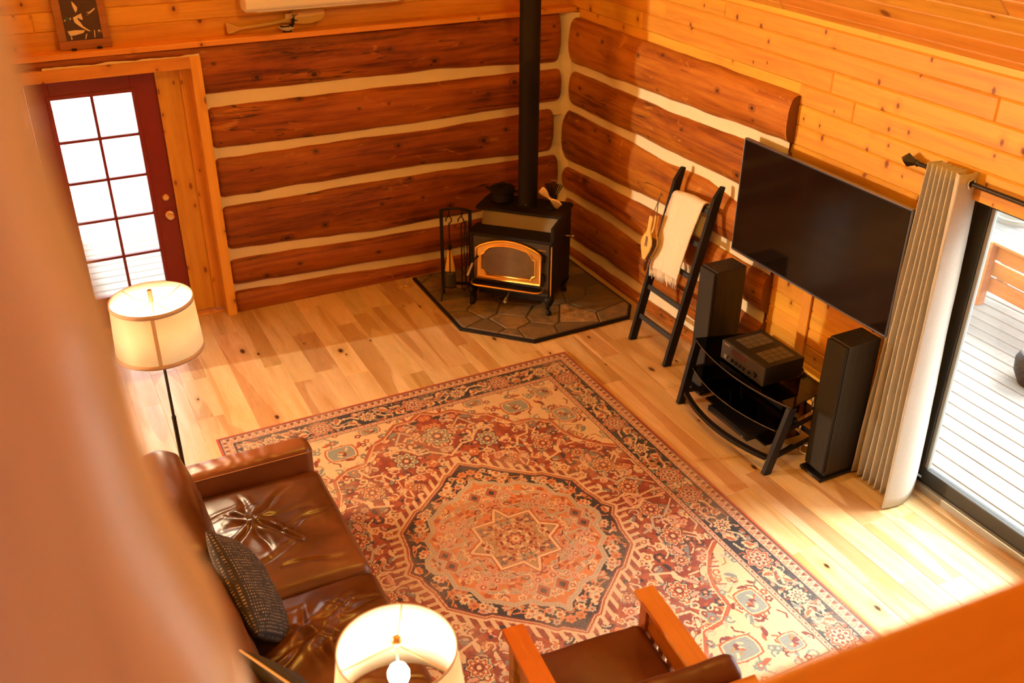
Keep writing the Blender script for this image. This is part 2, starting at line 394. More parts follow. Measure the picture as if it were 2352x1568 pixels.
# ------------------------------------------------------------------ structure
def cboard(lo, hi, ax, sg, c):
    """board with the edges of one face chamfered: ax = face axis, sg = face direction"""
    o = [k for k in range(3) if k != ax]; vs = []
    fa = hi[ax] if sg > 0 else lo[ax]; ba = lo[ax] if sg > 0 else hi[ax]
    for dep, ins in ((ba, 0), (fa-sg*c, 0), (fa, c)):
        for a, b in ((0, 0), (1, 0), (1, 1), (0, 1)):
            p = [0, 0, 0]; p[ax] = dep
            p[o[0]] = hi[o[0]]-ins if a else lo[o[0]]+ins
            p[o[1]] = hi[o[1]]-ins if b else lo[o[1]]+ins
            vs.append(tuple(p))
    fs = [(3, 2, 1, 0), (8, 9, 10, 11)]
    for l in (0, 4):
        for i in range(4): fs.append((l+i, l+(i+1) % 4, l+4+(i+1) % 4, l+4+i))
    return MB().add(vs, fs)
def split_run(a0, a1, rng, lo=.9, hi=2.4):
    cuts = [a0]; a = a0+rng.uniform(.3, hi)
    while a < a1-.35: cuts.append(a); a += rng.uniform(lo, hi)
    cuts.append(a1); return list(zip(cuts[:-1], cuts[1:]))
# floor ------------------------------------------------------------
floor = struct(MB().box((-7.2, -4, -.20), (4.64, 7.90, -.012)).build('floor', 'floor'), 'wide hickory plank floor with pale and brown boards')
rng = random.Random(11)
XR = 4.64
for k in range(30):
    x1 = XR-.19*k; x0 = x1-.19
    for a, b in split_run(1.2, 7.90, rng, .55, 1.75):
        cboard((x0, a, -.012), (x1, b, rng.uniform(-.0006, .0)), 2, 1, .0016).build('plank', 'floor', floor)
# back wall ---------------------------------------------------------
WB = 7.86
wb = MB()
wb.box((-7.2, WB, -.2), (-.10, 8.16, 8.2)); wb.box((1.23, WB, -.2), (4.95, 8.16, 8.2)); wb.box((-.10, WB, 2.10), (1.23, 8.16, 8.2)); wb.box((-.10, WB, -.2), (1.23, 8.16, -.012))
wall_back = struct(wb.build('wall_back', 'tg_x'), 'log wall with cream chinking under knotty pine boards')
rng = random.Random(5)
z = 2.279
while z < 3.4:
    for a, b in split_run(-3.2, 4.62, rng, 1.6, 3.6):
        cboard((a, WB-.015, z), (b, WB+.004, z+.133), 1, -1, .008).build('board', 'tg_x', wall_back)
    z += .133
def lerpk(ks, x):
    if x <= ks[0][0]: return ks[0][1]
    for (a, u), (b, v) in zip(ks[:-1], ks[1:]):
        if x <= b: return u+(v-u)*(x-a)/(b-a)
    return ks[-1][1]
def make_log(name, parent, axis, a0, a1, zb, zt, face, back, seed, round0=0.0, round1=0.0, na=70, nc=18, mat='log_x', endcap=False):
    """half-round log along x (axis 0, bulging to -y) or y (axis 1, bulging to -x)"""
    m = MB(); vs = []; fs = []
    for i in range(na):
        q_ = i/(na-1); a = a0+(a1-a0)*(q_-.88*math.sin(2*math.pi*q_)/(2*math.pi))
        t0 = (a-a0); t1 = (a1-a); shrink = 1.0
        for t, rr in ((t0, round0), (t1, round1)):
            if rr > 0 and t < rr: shrink *= math.sqrt(max(0.0, 1-(1-t/rr)**2))*.75+.25
        B = lerpk(zb, a)+wob(a, seed, .010, 2.1)+wob(a, seed+.4, .006, 6); T = lerpk(zt, a)+wob(a, seed+.7, .010, 1.9)+wob(a, seed+.9, .006, 5.5)
        if B < .01: B = -.03
        cz = (B+T)/2; hh = (T-B)/2*(.55+.45*shrink)
        bul = (back-face)*(.25+.75*shrink)*(1+wob(a, seed+2, .05, 1.3))
        over = .09
        for j in range(nc):
            q = -1+2*j/(nc-1)          # -1 bottom .. 1 top
            ang = q*math.pi/2*1.12
            cs = math.cos(ang); sn = math.sin(ang)
            dep = (max(cs, 0)**.9)*bul if cs > 0 else -.10
            zz = cz+hh*1.06*(abs(sn)**.9)*(1 if sn > 0 else -1)
            dep += fbm((a*2.2+seed*9, zz*6, seed))*.006+fbm((a*.8+seed*3, zz*16, seed*2))*.003
            w_ = back-dep
            vs.append((a, w_, zz) if axis == 0 else (w_, a, zz))
    for i in range(na-1):
        for j in range(nc-1): fs.append((i*nc+j, i*nc+j+1, (i+1)*nc+j+1, (i+1)*nc+j))
    m.add(vs, fs)
    m.f.append(tuple(range((na-1)*nc, na*nc)))
    m.f.append(tuple(range(nc)))
    o = m.build(name, mat, parent, smooth=55)
    if endcap:
        e = MB(); c0 = vs[:nc] ; off = Vector((0, -.002, 0)) if axis == 1 else Vector((-.002, 0, 0))
        e.add([tuple(Vector(p)+off) for p in c0], [tuple(range(nc))])
        o2 = e.build('log_end', 'logend', o)
    return o
BACKLOGS = [  # (bottom knots, top knots)
    ([(1.25, 1.881), (3.2, 1.871), (4.25, 1.824)], [(1.25, 2.262), (4.3, 2.235)]),
    ([(1.25, 1.442), (3.2, 1.433), (4.25, 1.455)], [(1.25, 1.763), (3.2, 1.757), (4.25, 1.747)]),
    ([(1.25, 1.041), (3.2, 1.045), (4.25, .994)], [(1.25, 1.352), (3.2, 1.348), (4.25, 1.378)]),
    ([(1.25, .590), (2.6, .515), (4.25, .525)], [(1.25, .939), (3.2, .955), (4.25, .934)]),
    ([(1.25, .246), (2.6, .212), (4.25, .18)], [(1.25, .474), (2.6, .430), (4.25, .44)]),
    ([(0, -.03), (5, -.03)], [(1.25, .186), (2.6, .130), (4.25, .085)])]
ends = [4.435, 4.455, 4.385, 4.445, 4.45, 4.45]
for i, (b, t) in enumerate(BACKLOGS):
    if i == 0:
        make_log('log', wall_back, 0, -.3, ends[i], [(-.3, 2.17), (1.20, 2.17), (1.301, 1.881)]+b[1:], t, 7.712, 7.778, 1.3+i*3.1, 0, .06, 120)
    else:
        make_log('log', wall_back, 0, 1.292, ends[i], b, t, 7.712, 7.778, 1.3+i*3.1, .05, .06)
for i in range(5):
    zt = BACKLOGS[i][0]; zb = BACKLOGS[i+1][1]
    def fn(u, v, zt=zt, zb=zb, i=i):
        x = 1.29+(4.52-1.29)*u; a = lerpk(zt, x)+.05; b = lerpk(zb, x)-.05
        return (x, 7.758+.010*math.cos((v-.5)*2.6)+fbm((x*3, v*3, i))*.004, b+(a-b)*v)
    MB().grid(60, 8, fn).build('chinking', 'chink', wall_back, smooth=True)
# ledge above the logs
rng = random.Random(3)
ledge = struct(MB().box((-3.2, 7.69, 2.245), (4.60, 7.86, 2.287)).build('trim_1', 'tg_x', bevel=.006), 'narrow pine ledge running above the logs')
# right wall ----------------------------------------------------------
WR = 4.56; YS0, YS1 = 1.45, 3.43      # slider opening in y
wr = MB()
wr.box((WR+.015, YS1, -.2), (4.80, 8.16, 2.75)); wr.box((WR+.015, YS0, 2.02), (4.80, YS1, 2.75)); wr.box((WR+.015, -4, -.2), (4.80, YS0, 2.75)); wr.box((WR+.02, YS0, -.2), (4.80, YS1, -.005))
wall_right = struct(wr.build('wall_right', 'tg_y'), 'log wall stepping into knotty pine boards beside the sliding door')
rng = random.Random(21)
for k in range(-1, 20):
    z1 = 2.678-.133*(k+1)+.133; z0 = z1-.133
    z1 = min(z1, 2.66)
    if z1-z0 < .03: continue
    if z1 <= 0.02: break
    lo_z = max(z0, 0.0)
    if z0 > 2.15: runs = split_run(-.6, 7.86, rng, 1.4, 3.4)
    elif z0 > 2.0: runs = split_run(-.6, 4.82, rng, 1.4, 3.0)
    else: runs = split_run(YS1+.0, 4.82, rng, 3, 4)
    for a, b in runs:
        cboard((WR, a, lo_z), (WR+.020, b, z1), 0, -1, .009).build('board', 'tg_y', wall_right)
RL = [([(4.8, 1.875), (5.2, 1.87), (6.0, 1.835), (7.8, 1.795)], [(4.8, 2.20), (7.8, 2.20)]),
      ([(4.8, 1.44), (6.6, 1.431), (7.8, 1.42)], [(4.8, 1.815), (5.2, 1.804), (5.5, 1.783), (6.6, 1.75), (7.8, 1.743)]),
      ([(4.8, 1.00), (6.28, .967), (7.2, .92), (7.8, .87)], [(4.8, 1.30), (5.2, 1.32), (5.6, 1.385), (6.1, 1.355), (7.8, 1.374)]),
      ([(4.8, .605), (6.5, .592), (6.9, .622), (7.8, .582)], [(4.8, .925), (6.28, .904), (7.2, .859), (7.8, .825)]),
      ([(4.8, .17), (7, .155), (7.8, .12)], [(4.8, .54), (6.5, .532), (6.9, .553), (7.8, .524)]),
      ([(0, -.03), (9, -.03)], [(4.8, .10), (7, .08), (7.8, .05)])]
begs = [7.72, 7.69, 7.80, 7.76, 7.73, 7.72]
for i, (b, t) in enumerate(RL):
    if i < 5: b = [(q, v_+.020) for q, v_ in b]
    t = [(q, v_-.006) for q, v_ in t]
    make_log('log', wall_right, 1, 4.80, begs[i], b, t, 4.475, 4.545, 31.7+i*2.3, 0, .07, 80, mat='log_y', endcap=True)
for i in range(5):
    zt = RL[i][0]; zb = RL[i+1][1]
    def fn(u, v, zt=zt, zb=zb, i=i):
        y = 4.80+(7.83-4.80)*u; a = lerpk(zt, y)+.05; b = lerpk(zb, y)-.05
        return (4.518+.010*math.cos((v-.5)*2.6)+fbm((y*3, v*3, i+9))*.004, y, b+(a-b)*v)
    MB().grid(60, 8, fn).build('chinking', 'chink', wall_right, smooth=True)
# chinking in the corner
def fnc(u, v):
    z = 2.24*v; w_ = .012*fbm((z*4, u, 2.2)); x = 4.38+(4.58-4.38)*u; y = 7.80-(7.80-7.62)*u
    return (x+.012, y+.032+w_, z)
MB().grid(8, 60, fnc).build('chinking', 'chink', wall_right, smooth=True)
bt = MB().box((WR-.020, 4.385, 0), (WR, 4.47, 1.2)).build('batten', 'pine_z', wall_right, bevel=.003)
# ceiling ---------------------------------------------------------------
TA = math.radians(42); ct, st_ = math.cos(TA), math.sin(TA)
RX = -1.4; RZ = 2.65+(4.62-RX)*math.tan(TA)
cb = MB()
def slab(xa, za, xb, zb_, th=.15):
    cb.add([(xa, -4, za), (xb, -4, zb_), (xb, 8.16, zb_), (xa, 8.16, za), (xa, -4, za+th), (xb, -4, zb_+th), (xb, 8.16, zb_+th), (xa, 8.16, za+th)], [(0,1,2,3),(7,6,5,4),(0,4,5,1),(1,5,6,2),(2,6,7,3),(3,7,4,0)])
slab(4.95, 2.65-.33*math.tan(TA)+.03, RX, RZ+.03); slab(RX, RZ+.03, -7.5, RZ-(RX+7.5)*math.tan(TA)+.03)
ceiling = struct(cb.build('ceiling', 'ceil'), 'sloping knotty pine board ceiling')
rng = random.Random(8)
for k in range(8):
    s0, s1 = .133*k, .133*(k+1)
    for a, b in split_run(.5, 7.86, rng, 1.6, 3.6):
        bd = cboard((s0, a, -.0), (s1, b, .018), 2, -1, .008)
        R = Matrix(((-ct, 0, st_, 4.62), (0, 1, 0, 0), (st_, 0, ct, 2.655), (0, 0, 0, 1)))
        bd.v = [tuple(R @ Vector(p)) for p in bd.v]
        bd.build('board', 'ceil', ceiling)
# the rest of the room shell, out of frame, plus an added light blocker
struct(MB().box((-7.4, -4, -.2), (-7.2, 8.16, 4.2)).build('wall_left', 'tg_y'))
struct(MB().box((-7.4, -4.2, -.2), (4.95, -4, 8.2)).build('wall_front', 'tg_x'))
struct(MB().box((-.44, 6.99, -.012), (-.36, 7.86, 3.3)).build('wall_light_block', 'tg_y'), 'unseen pine partition added to block the side light')  # added, hidden behind the post; its edge shades the back wall and corner
struct(MB().box((-7.2, -4, 2.0), (4.5, .30, 2.2)).build('floor_loft', 'floor'))
# foreground: log post and loft rail --------------------------------------
def post():
    m = MB(); ks = [(2.2, .23), (3.2, .222), (3.34, .212), (3.42, .190), (3.5, .178), (3.62, .172), (3.70, .160), (3.76, .158), (3.9, .150), (5.6, .14)]
    vs = []; fs = []; nz, na = 90, 48
    for i in range(nz):
        z = 2.2+3.4*i/(nz-1); r = lerpk(ks, z)
        for k in range(na):
            a = 2*math.pi*k/na
            rr = r*(1+.02*fbm((math.cos(a)*1.5, math.sin(a)*1.5, z*2)))
            vs.append((-.15+rr*math.cos(a), .62+rr*math.sin(a), z))
    for i in range(nz-1):
        for k in range(na): fs.append((i*na+k, i*na+(k+1) % na, (i+1)*na+(k+1) % na, (i+1)*na+k))
    m.add(vs, fs); return m.build('trim_2', 'post', smooth=True)
struct(post(), 'blurred peeled log post close to the camera at the left')
lr = MB()
R = Matrix.Rotation(math.radians(-3.25), 4, 'Z')
lr.box((-.42, -.16, -.05), (1.6, .0, .0), Matrix.Translation((.535, .528, 3.10)) @ R)
struct(lr.build('trim_3', 'rail', bevel=.012, seg=3), 'blurred orange wooden loft rail across the lower right corner')
# glazed red door --------------------------------------------------------
DY = 7.90
d1 = sempty('door_1', 'dark red door with ten glass panes and brass knob')
X0, X1, Z1 = .055, .967, 2.06; GX = [.215, .50, .785]; GZ = [1.918-.327*i for i in range(6)]
MB().box((X0, DY, .01), (GX[0], DY+.045, Z1)).build('stile', 'red', d1, bevel=.003)
MB().box((GX[2], DY, .01), (X1, DY+.045, Z1)).build('stile', 'red', d1, bevel=.003)
MB().box((GX[0], DY, GZ[0]), (GX[2], DY+.045, Z1)).build('top_rail', 'red', d1, bevel=.003)
MB().box((GX[0], DY, .01), (GX[2], DY+.045, GZ[5])).build('bottom_rail', 'red', d1, bevel=.003)
for i in range(1, 5): MB().box((GX[0], DY+.004, GZ[i]-.011), (GX[2], DY+.04, GZ[i]+.011)).build('muntin', 'red', d1, bevel=.003)
MB().box((GX[1]-.011, DY+.002, GZ[5]), (GX[1]+.011, DY+.042, GZ[0])).build('muntin', 'red', d1, bevel=.003)
for i in range(5):
    for j in range(2): MB().box((GX[j], DY+.020, GZ[i+1]), (GX[j+1], DY+.026, GZ[i])).build('pane', 'glass', d1)
bd = MB()
for (a, b, c, d) in ((GX[0]-.03, GZ[0], GX[2]+.03, GZ[0]+.03), (GX[0]-.03, GZ[5]-.03, GX[2]+.03, GZ[5]), (GX[0]-.03, GZ[5], GX[0], GZ[0]), (GX[2], GZ[5], GX[2]+.03, GZ[0])): bd.box((a, DY-.008, b), (c, DY+.002, d))
bd.build('glazing_bead', 'red', d1, bevel=.003)
TY = Matrix.Rotation(math.radians(90), 4, 'X')
kn = MB().lathe([(0, .0), (.030, .0), (.033, .006), (.016, .012), (.014, .03), (.028, .042), (.030, .055), (.022, .066), (0, .068)], 24, T=Matrix.Translation((.905, DY, .905)) @ TY).build('door_knob', 'brassb', d1, smooth=40)
kn['label'] = 'round brass door knob'
db = MB().lathe([(0, .0), (.027, .0), (.029, .008), (.022, .016), (0, .016)], 24, T=Matrix.Translation((.898, DY, 1.055)) @ TY).box((.880, DY-.026, 1.050), (.916, DY-.014, 1.060)).build('deadbolt', 'brassb', d1, smooth=40)
db['label'] = 'brass deadbolt thumb turn'
# casing
tr = sempty('trim_4', 'pine casing boards framing the red door')
MB().box((1.213, 7.685, 0), (1.292, 7.84, 2.182)).build('casing_board', 'pine_z', tr, bevel=.003)
MB().box((-.30, 7.685, 2.096), (1.213, 7.84, 2.182)).build('casing_board', 'tg_x', tr, bevel=.003)
MB().box((1.145, 7.84, .02), (1.225, 7.90, 2.10)).build('jamb', 'pine_z', tr, bevel=.002)
MB().box((.968, 7.87, .02), (1.15, 8.02, 2.10)).build('jamb', 'pine_z', tr, bevel=.002)
MB().box((-.10, 7.87, .02), (.054, 8.02, 2.10)).build('jamb', 'pine_z', tr, bevel=.002)
MB().box((-.10, 7.84, 2.065), (1.22, 8.02, 2.10)).build('jamb', 'tg_x', tr, bevel=.002)
MB().box((-.10, 7.80, -.005), (1.22, 8.02, .012)).build('threshold', 'pine_z', tr, bevel=.003)
def fnt(u, v):
    x = .2+1.09*u; return (x, 7.70+.004*v, 2.178+v*(.016+.012*fbm((x*5, 1, 1))))
MB().grid(50, 3, fnt).build('chinking', 'chink', tr)
# sliding glass door --------------------------------------------------------
sd = sempty('door_2', 'bronze framed sliding glass door onto the deck')
xs = 4.66
MB().box((xs, YS1-.115, .10), (xs+.05, YS1-.005, 1.985)).build('stile', 'alu', sd, bevel=.004)
MB().box((xs+.012, YS1-.14, .14), (xs+.04, YS1-.115, 1.95)).build('glazing_bead', 'alul', sd, bevel=.003)
MB().box((xs, YS0+.01, .10), (xs+.05, YS0+.12, 1.985)).build('stile', 'alu', sd, bevel=.004)
MB().box((xs, YS0+.12, .07), (xs+.05, YS1-.115, .165)).build('bottom_rail', 'alu', sd, bevel=.004)
MB().box((xs, YS0+.12, 1.93), (xs+.05, YS1-.115, 1.985)).build('top_rail', 'alu', sd, bevel=.004)
MB().box((xs+.02, YS0+.12, .165), (xs+.03, YS1-.14, 1.93)).build('pane', 'glass', sd)
MB().box((xs-.02, YS0, .0), (xs+.01, YS1, .055)).build('track', 'alul', sd, bevel=.004)
MB().box((xs+.01, YS0, .0), (xs+.14, YS1, .075)).build('sill', 'alu', sd, bevel=.004)
MB().box((xs-.005, YS1-.03, .05), (xs+.14, YS1+.002, 2.02)).build('jamb', 'alu', sd, bevel=.002)
ts = sempty('trim_5', 'pine header and floor strip around the sliding door')
MB().box((4.545, YS0-.1, 1.985), (4.79, YS1+.03, 2.05)).build('header_board', 'tg_y', ts, bevel=.003)
MB().box((4.595, YS0, -.004), (4.648, YS1, .004)).build('floor_strip', 'floor', ts, bevel=.002)
# outside -------------------------------------------------------------------
deck = struct(MB().box((4.80, -6, -.30), (13, 16, -.17)).build('deck', 'deck'), 'weathered plank deck outside')
deck2 = MB().box((-4, 8.17, -.30), (4.80, 10.3, -.17)).build('deck_entry', 'deckx'); struct(deck2, 'weathered plank deck outside the red door')
rng = random.Random(2)
for k in range(36):
    x0 = 4.82+.1475*k
    cboard((x0, -1.0, -.17), (x0+.138, 12.0, -.12), 2, 1, .004).build('plank', 'deck', deck)
for k in range(14):
    y0 = 8.18+.15*k
    cboard((-2.5, y0, -.17), (4.7, y0+.14, -.12), 2, 1, .004).build('plank', 'deckx', deck2)
def ground_mat():
    t = NT('pale_gravel'); n1 = t.noise(t.coords((1, 1, 1), False), 2.2, 8, .7)
    n2 = t.noise(t.coords((1, 1, 1), False), 9, 4, .6)
    c = t.ramp(t.math('ADD', t.math('MULTIPLY', n1, .6), t.math('MULTIPLY', n2, .4)), [(.35, (.01, .012, .008)), (.40, (.10, .10, .08)), (.46, (.40, .38, .35))])
    t.bsdf(col=c, rough=.9); return t.m
struct(MB().box((-40, -40, -.6), (60, 80, -.32)).build('ground', ground_mat()), 'bright pale gravel yard')
# ------------------------------------------------------------------ rug
def make_rug():
    HW, HL, ST = 1.38, 1.835, .0042
    nu, nv = int(HW/ST)+1, int(HL/ST)+1
    U, V = np.meshgrid(np.linspace(0, HW, nu), np.linspace(0, HL, nv))     # quadrant
    rs = np.random.RandomState(7)
    NAVY = np.array((.012, .018, .030)); RED = np.array((.20, .030, .016)); RUST = np.array((.34, .075, .024)); CRM = np.array((.60, .45, .26))
    GREY = np.array((.42, .36, .25)); ORG = np.array((.50, .185, .058)); DRED = np.array((.16, .020, .016)); TEAL = np.array((.16, .19, .17)); PINK = np.array((.55, .30, .20)); OLV = np.array((.30, .20, .075))
    C = np.zeros((nv, nu, 3))
    E = np.minimum(HW-U, HL-V)      # distance to the rug edge
    def put(mask, col, a=1.0): C[mask] = C[mask]*(1-a)+col*a
    def poly_sdf(pts, X, Y):
        d = np.full(X.shape, 1e9); s = np.ones(X.shape)
        n = len(pts)
        for i in range(n):
            (x0, y0), (x1, y1) = pts[i], pts[(i+1) % n]
            ex, ey = x1-x0, y1-y0; wx, wy = X-x0, Y-y0
            t = np.clip((wx*ex+wy*ey)/(ex*ex+ey*ey+1e-12), 0, 1)
            d = np.minimum(d, (wx-ex*t)**2+(wy-ey*t)**2)
            c1 = Y >= y0; c2 = Y < y1; c3 = ex*wy > ey*wx
            flip = (c1 & c2 & c3) | (~c1 & ~c2 & ~c3); s[flip] *= -1
        return s*np.sqrt(d)
    def sym(q): # quadrant outline (from the top (0,y) to the side (x,0)) mirrored
        q2 = q[::-1]
        return q+[(x, -y) for x, y in q2[1:]]+[(-x, -y) for x, y in q[1:]]+[(-x, y) for x, y in q2[1:-1]]
    def seg(x0, y0, x1, y1, w, col, m=None):
        ex, ey = x1-x0, y1-y0; L = ex*ex+ey*ey+1e-9
        lo_u, hi_u = min(x0, x1)-w, max(x0, x1)+w; lo_v, hi_v = min(y0, y1)-w, max(y0, y1)+w
        i0, i1 = max(0, int(lo_u/ST)), min(nu, int(hi_u/ST)+2); j0, j1 = max(0, int(lo_v/ST)), min(nv, int(hi_v/ST)+2)
        if i0 >= i1 or j0 >= j1: return
        X, Y = U[j0:j1, i0:i1], V[j0:j1, i0:i1]
        t = np.clip(((X-x0)*ex+(Y-y0)*ey)/L, 0, 1); d = np.hypot(X-x0-ex*t, Y-y0-ey*t)
        mk = d < w
        if m is not None: mk &= m[j0:j1, i0:i1]
        C[j0:j1, i0:i1][mk] = col
    def path(pts, w, col, m=None):
        for a, b in zip(pts[:-1], pts[1:]): seg(a[0], a[1], b[0], b[1], w, col, m)
    def win(x, y, r):
        i0, i1 = max(0, int((x-r)/ST)), min(nu, int((x+r)/ST)+2); j0, j1 = max(0, int((y-r)/ST)), min(nv, int((y+r)/ST)+2)
        return (slice(j0, j1), slice(i0, i1)) if i0 < i1 and j0 < j1 else None
    def rosette(x, y, r, n, cols, rot=0., asp=1.0, m=None):
        w_ = win(x, y, r*1.35*max(1, asp))
        if w_ is None: return
        X, Y = (U[w_]-x), (V[w_]-y)/asp
        R = np.hypot(X, Y); A = np.arctan2(Y, X)+rot
        lob = 1+.16*np.cos(n*A)
        mm = True if m is None else m[w_]
        sub = C[w_]
        for fr, col, mode in cols:
            if mode == 'd': mk = R < fr*r*lob
            elif mode == 'p': mk = (np.abs(R-fr*r) < .13*r) & (np.cos(n*A) > .15)
            elif mode == 'o': mk = np.abs(R-fr*r*lob) < .0045
            else: mk = R < fr*r
            sub[mk & mm] = col
        C[w_] = sub
    def leaf(x, y, L, ang, col, out=None, m=None):
        w_ = win(x, y, L)
        if w_ is None: return
        X, Y = U[w_]-x, V[w_]-y; c, s = math.cos(ang), math.sin(ang)
        a = X*c+Y*s; b = -X*s+Y*c; b = b-.35*(a*a)/max(L, 1e-3)
        q = (a/(L*.5))**2+(b/(L*.19))**2
        mm = True if m is None else m[w_]
        sub = C[w_]
        if out is not None: sub[(q < 1.7) & mm] = out
        sub[(q < 1) & mm] = col; C[w_] = sub
    def hook(x, y, r, ang, col, w=.0055, m=None, turns=1.15):
        pts = []
        for k in range(9):
            t = k/8; a = ang+turns*2*math.pi*t*.75; rr = r*(1-.75*t)
            pts.append((x+rr*math.cos(a), y+rr*math.sin(a)))
        path(pts, w, col, m)
    # --- field
    C[:] = RED
    mott = rs.rand(nv//9+2, nu//9+2)
    mott = np.kron(mott, np.ones((9, 9)))[:nv, :nu]
    put(mott > .62, RUST, .7)
    field = E > .315
    # cream spandrels in the corners
    sp = [(0, 1.53), (.10, 1.46), (.22, 1.46), (.36, 1.33), (.44, 1.30), (.56, 1.12), (.70, 1.10), (.80, 1.02), (.82, .86), (.86, .76), (.97, .62), (1.05, .56)]
    spd = poly_sdf(sp+[(1.6, .5), (1.6, 2.2), (0, 2.2)], U, V)
    span = (spd < 0) & field
    put(span, CRM); put((np.abs(spd) < .013) & field, RUST); put((np.abs(spd-.016) < .004) & field, CRM)
    # --- small repeated motifs in the red field
    out = [(0, .83), (.10, .745), (.13, .745), (.20, .665), (.30, .585), (.40, .50), (.44, .495), (.59, .345), (.605, .20), (.63, .12), (.635, .06), (.68, 0)]
    inn = [(0, .655), (.03, .60), (.12, .55), (.16, .50), (.26, .49), (.34, .42), (.40, .38), (.42, .28), (.49, .22), (.49, .10), (.55, .06), (.57, 0)]
    od = poly_sdf(sym(out), U, V); idn = poly_sdf(sym(inn), U, V)
    redm = field & (od > .06) & (spd > .02)
    pal = [CRM, PINK, GREY, CRM, TEAL, ORG, CRM, NAVY, PINK]
    k = 0
    while k < 620:
        x, y = rs.rand()*1.08, rs.rand()*1.53; k += 1
        i, j = min(nu-1, int(x/ST)), min(nv-1, int(y/ST))
        if not redm[j, i]: continue
        a = rs.rand()*6.28; q = rs.rand(); c1 = pal[rs.randint(len(pal))]
        if q < .26: rosette(x, y, .020+.018*rs.rand(), rs.randint(5, 8), [(1, c1, 'd'), (.55, RUST, 'd'), (.25, CRM, 'c')], a, m=redm)
        elif q < .52: leaf(x, y, .05+.05*rs.rand(), a, c1, DRED, redm)
        elif q < .74: hook(x, y, .02+.022*rs.rand(), a, CRM if rs.rand() < .6 else GREY, .0055, redm)
        else:
            L = .03+.06*rs.rand(); a = round(a/(math.pi/4))*math.pi/4
            x1, y1 = x+L*math.cos(a), y+L*math.sin(a); path([(x, y), (x1, y1), (x1+L*.6*math.cos(a+.9), y1+L*.6*math.sin(a+.9))], .0055, c1 if rs.rand() < .5 else CRM, redm)
    for k in range(260):
        x, y = rs.rand()*1.08, rs.rand()*1.53; i, j = min(nu-1, int(x/ST)), min(nv-1, int(y/ST))
        if redm[j, i]: rosette(x, y, .008+.006*rs.rand(), 5, [(1, pal[rs.randint(len(pal))], 'd')], m=redm)
    # larger palmettes and stems
    for x, y, r in ((0, 1.20, .085), (.30, 1.02, .07), (.62, .80, .06), (.86, .40, .065), (.88, .13, .06), (.33, .72, .035), (.78, .60, .04)):
        rosette(x, y, r, 8, [(1.12, NAVY, 'd'), (1.0, CRM, 'd'), (.88, TEAL if r > .065 else RUST, 'd'), (.62, CRM, 'p'), (.45, DRED, 'd'), (.22, CRM, 'c')], .3, 1.15, redm)
    path([(0, .95), (.12, 1.05), (.20, 1.05), (.26, 1.15), (.40, 1.17)], .008, CRM, redm); path([(.55, .62), (.66, .66), (.70, .74)], .008, CRM, redm)
    path([(.72, .30), (.80, .28), (.84, .20), (.92, .22), (1.0, .15)], .008, GREY, redm); path([(.74, .05), (.82, .08), (.90, .02), (1.02, .04)], .007, CRM, redm)
    path([(.45, .86), (.50, .95), (.58, .96), (.62, 1.05)], .008, CRM, redm); path([(.15, 1.27), (.22, 1.35), (.30, 1.22)], .007, GREY, redm)
    # ivory comb bars around the medallion
    ring = (od > .018) & (od < .095) & field
    Pd = np.where(V > U*.62, U-.05*V, V)
    comb = (np.mod(np.where(U < .60, U*1.0, V*1.0+.02), .058) < .026)
    put(ring & comb & (redm | (od < .07)), CRM*.92); put((od > .018) & (od < .034), CRM*.95)
    # cream spandrel motifs
    for k in range(330):
        x, y = rs.rand()*1.07, .5+rs.rand()*1.03; i, j = min(nu-1, int(x/ST)), min(nv-1, int(y/ST))
        if not span[j, i]: continue
        a = rs.rand()*6.28; q = rs.rand(); c1 = [DRED, RUST, GREY, TEAL, DRED, OLV][rs.randint(6)]
        if q < .3: leaf(x, y, .05+.03*rs.rand(), a, c1, None, span)
        elif q < .55: hook(x, y, .022+.015*rs.rand(), a, c1, .0055, span)
        elif q < .8: path([(x, y), (x+.05*math.cos(a), y+.05*math.sin(a)), (x+.03*math.cos(a+1)+.05*math.cos(a), y+.03*math.sin(a+1)+.05*math.sin(a))], .0055, c1, span)
        else: rosette(x, y, .022, 5, [(1, c1, 'd'), (.4, CRM, 'd')], a, m=span)
    cart = [((.66, 1.30), .10, .075), ((.93, 1.05), .07, .09), ((.40, 1.47), .07, .04), ((.93, 1.38), .06, .06)]
    for (x, y), a, b in cart:
        d = np.maximum(np.abs(U-x)/a, np.abs(V-y)/b)*.6+np.hypot((U-x)/a, (V-y)/b)*.4
        put((d < 1.12) & span, RUST); put((d < .9) & span, TEAL*1.3); put((np.abs(d-.95) < .05) & span, CRM)
        for kk in range(9): leaf(x+(rs.rand()-.5)*a, y+(rs.rand()-.5)*b, .045, rs.rand()*6.28, [CRM, RUST, OLV, DRED][rs.randint(4)], None, span)
    # --- medallion
    put(od < .018, RUST); put(od < .006, CRM*.9); put(od < 0, DRED); put(od < -.010, NAVY)
    nm = (od < -.018) & (idn > .012)
    for k in range(420):
        x, y = rs.rand()*.68, rs.rand()*.82; i, j = min(nu-1, int(x/ST)), min(nv-1, int(y/ST))
        if not nm[j, i]: continue
        a = rs.rand()*6.28; q = rs.rand()
        if q < .36: rosette(x, y, .020+.012*rs.rand(), 6, [(1, [CRM, ORG, GREY, PINK][rs.randint(4)], 'd'), (.45, RUST, 'd')], a, m=nm)
        elif q < .62: leaf(x, y, .05, a, [CRM, ORG, GREY][rs.randint(3)], None, nm)
        else: path([(x, y), (x+.04*math.cos(a), y+.04*math.sin(a)), (x+.04*math.cos(a)+.03*math.cos(a+1), y+.04*math.sin(a)+.03*math.sin(a+1))], .0045, ORG, nm)
    put(idn < .014, GREY); put(idn < 0, GREY*.8); put(idn < -.004, GREY); put(idn < -.018, ORG)
    im = idn < -.022
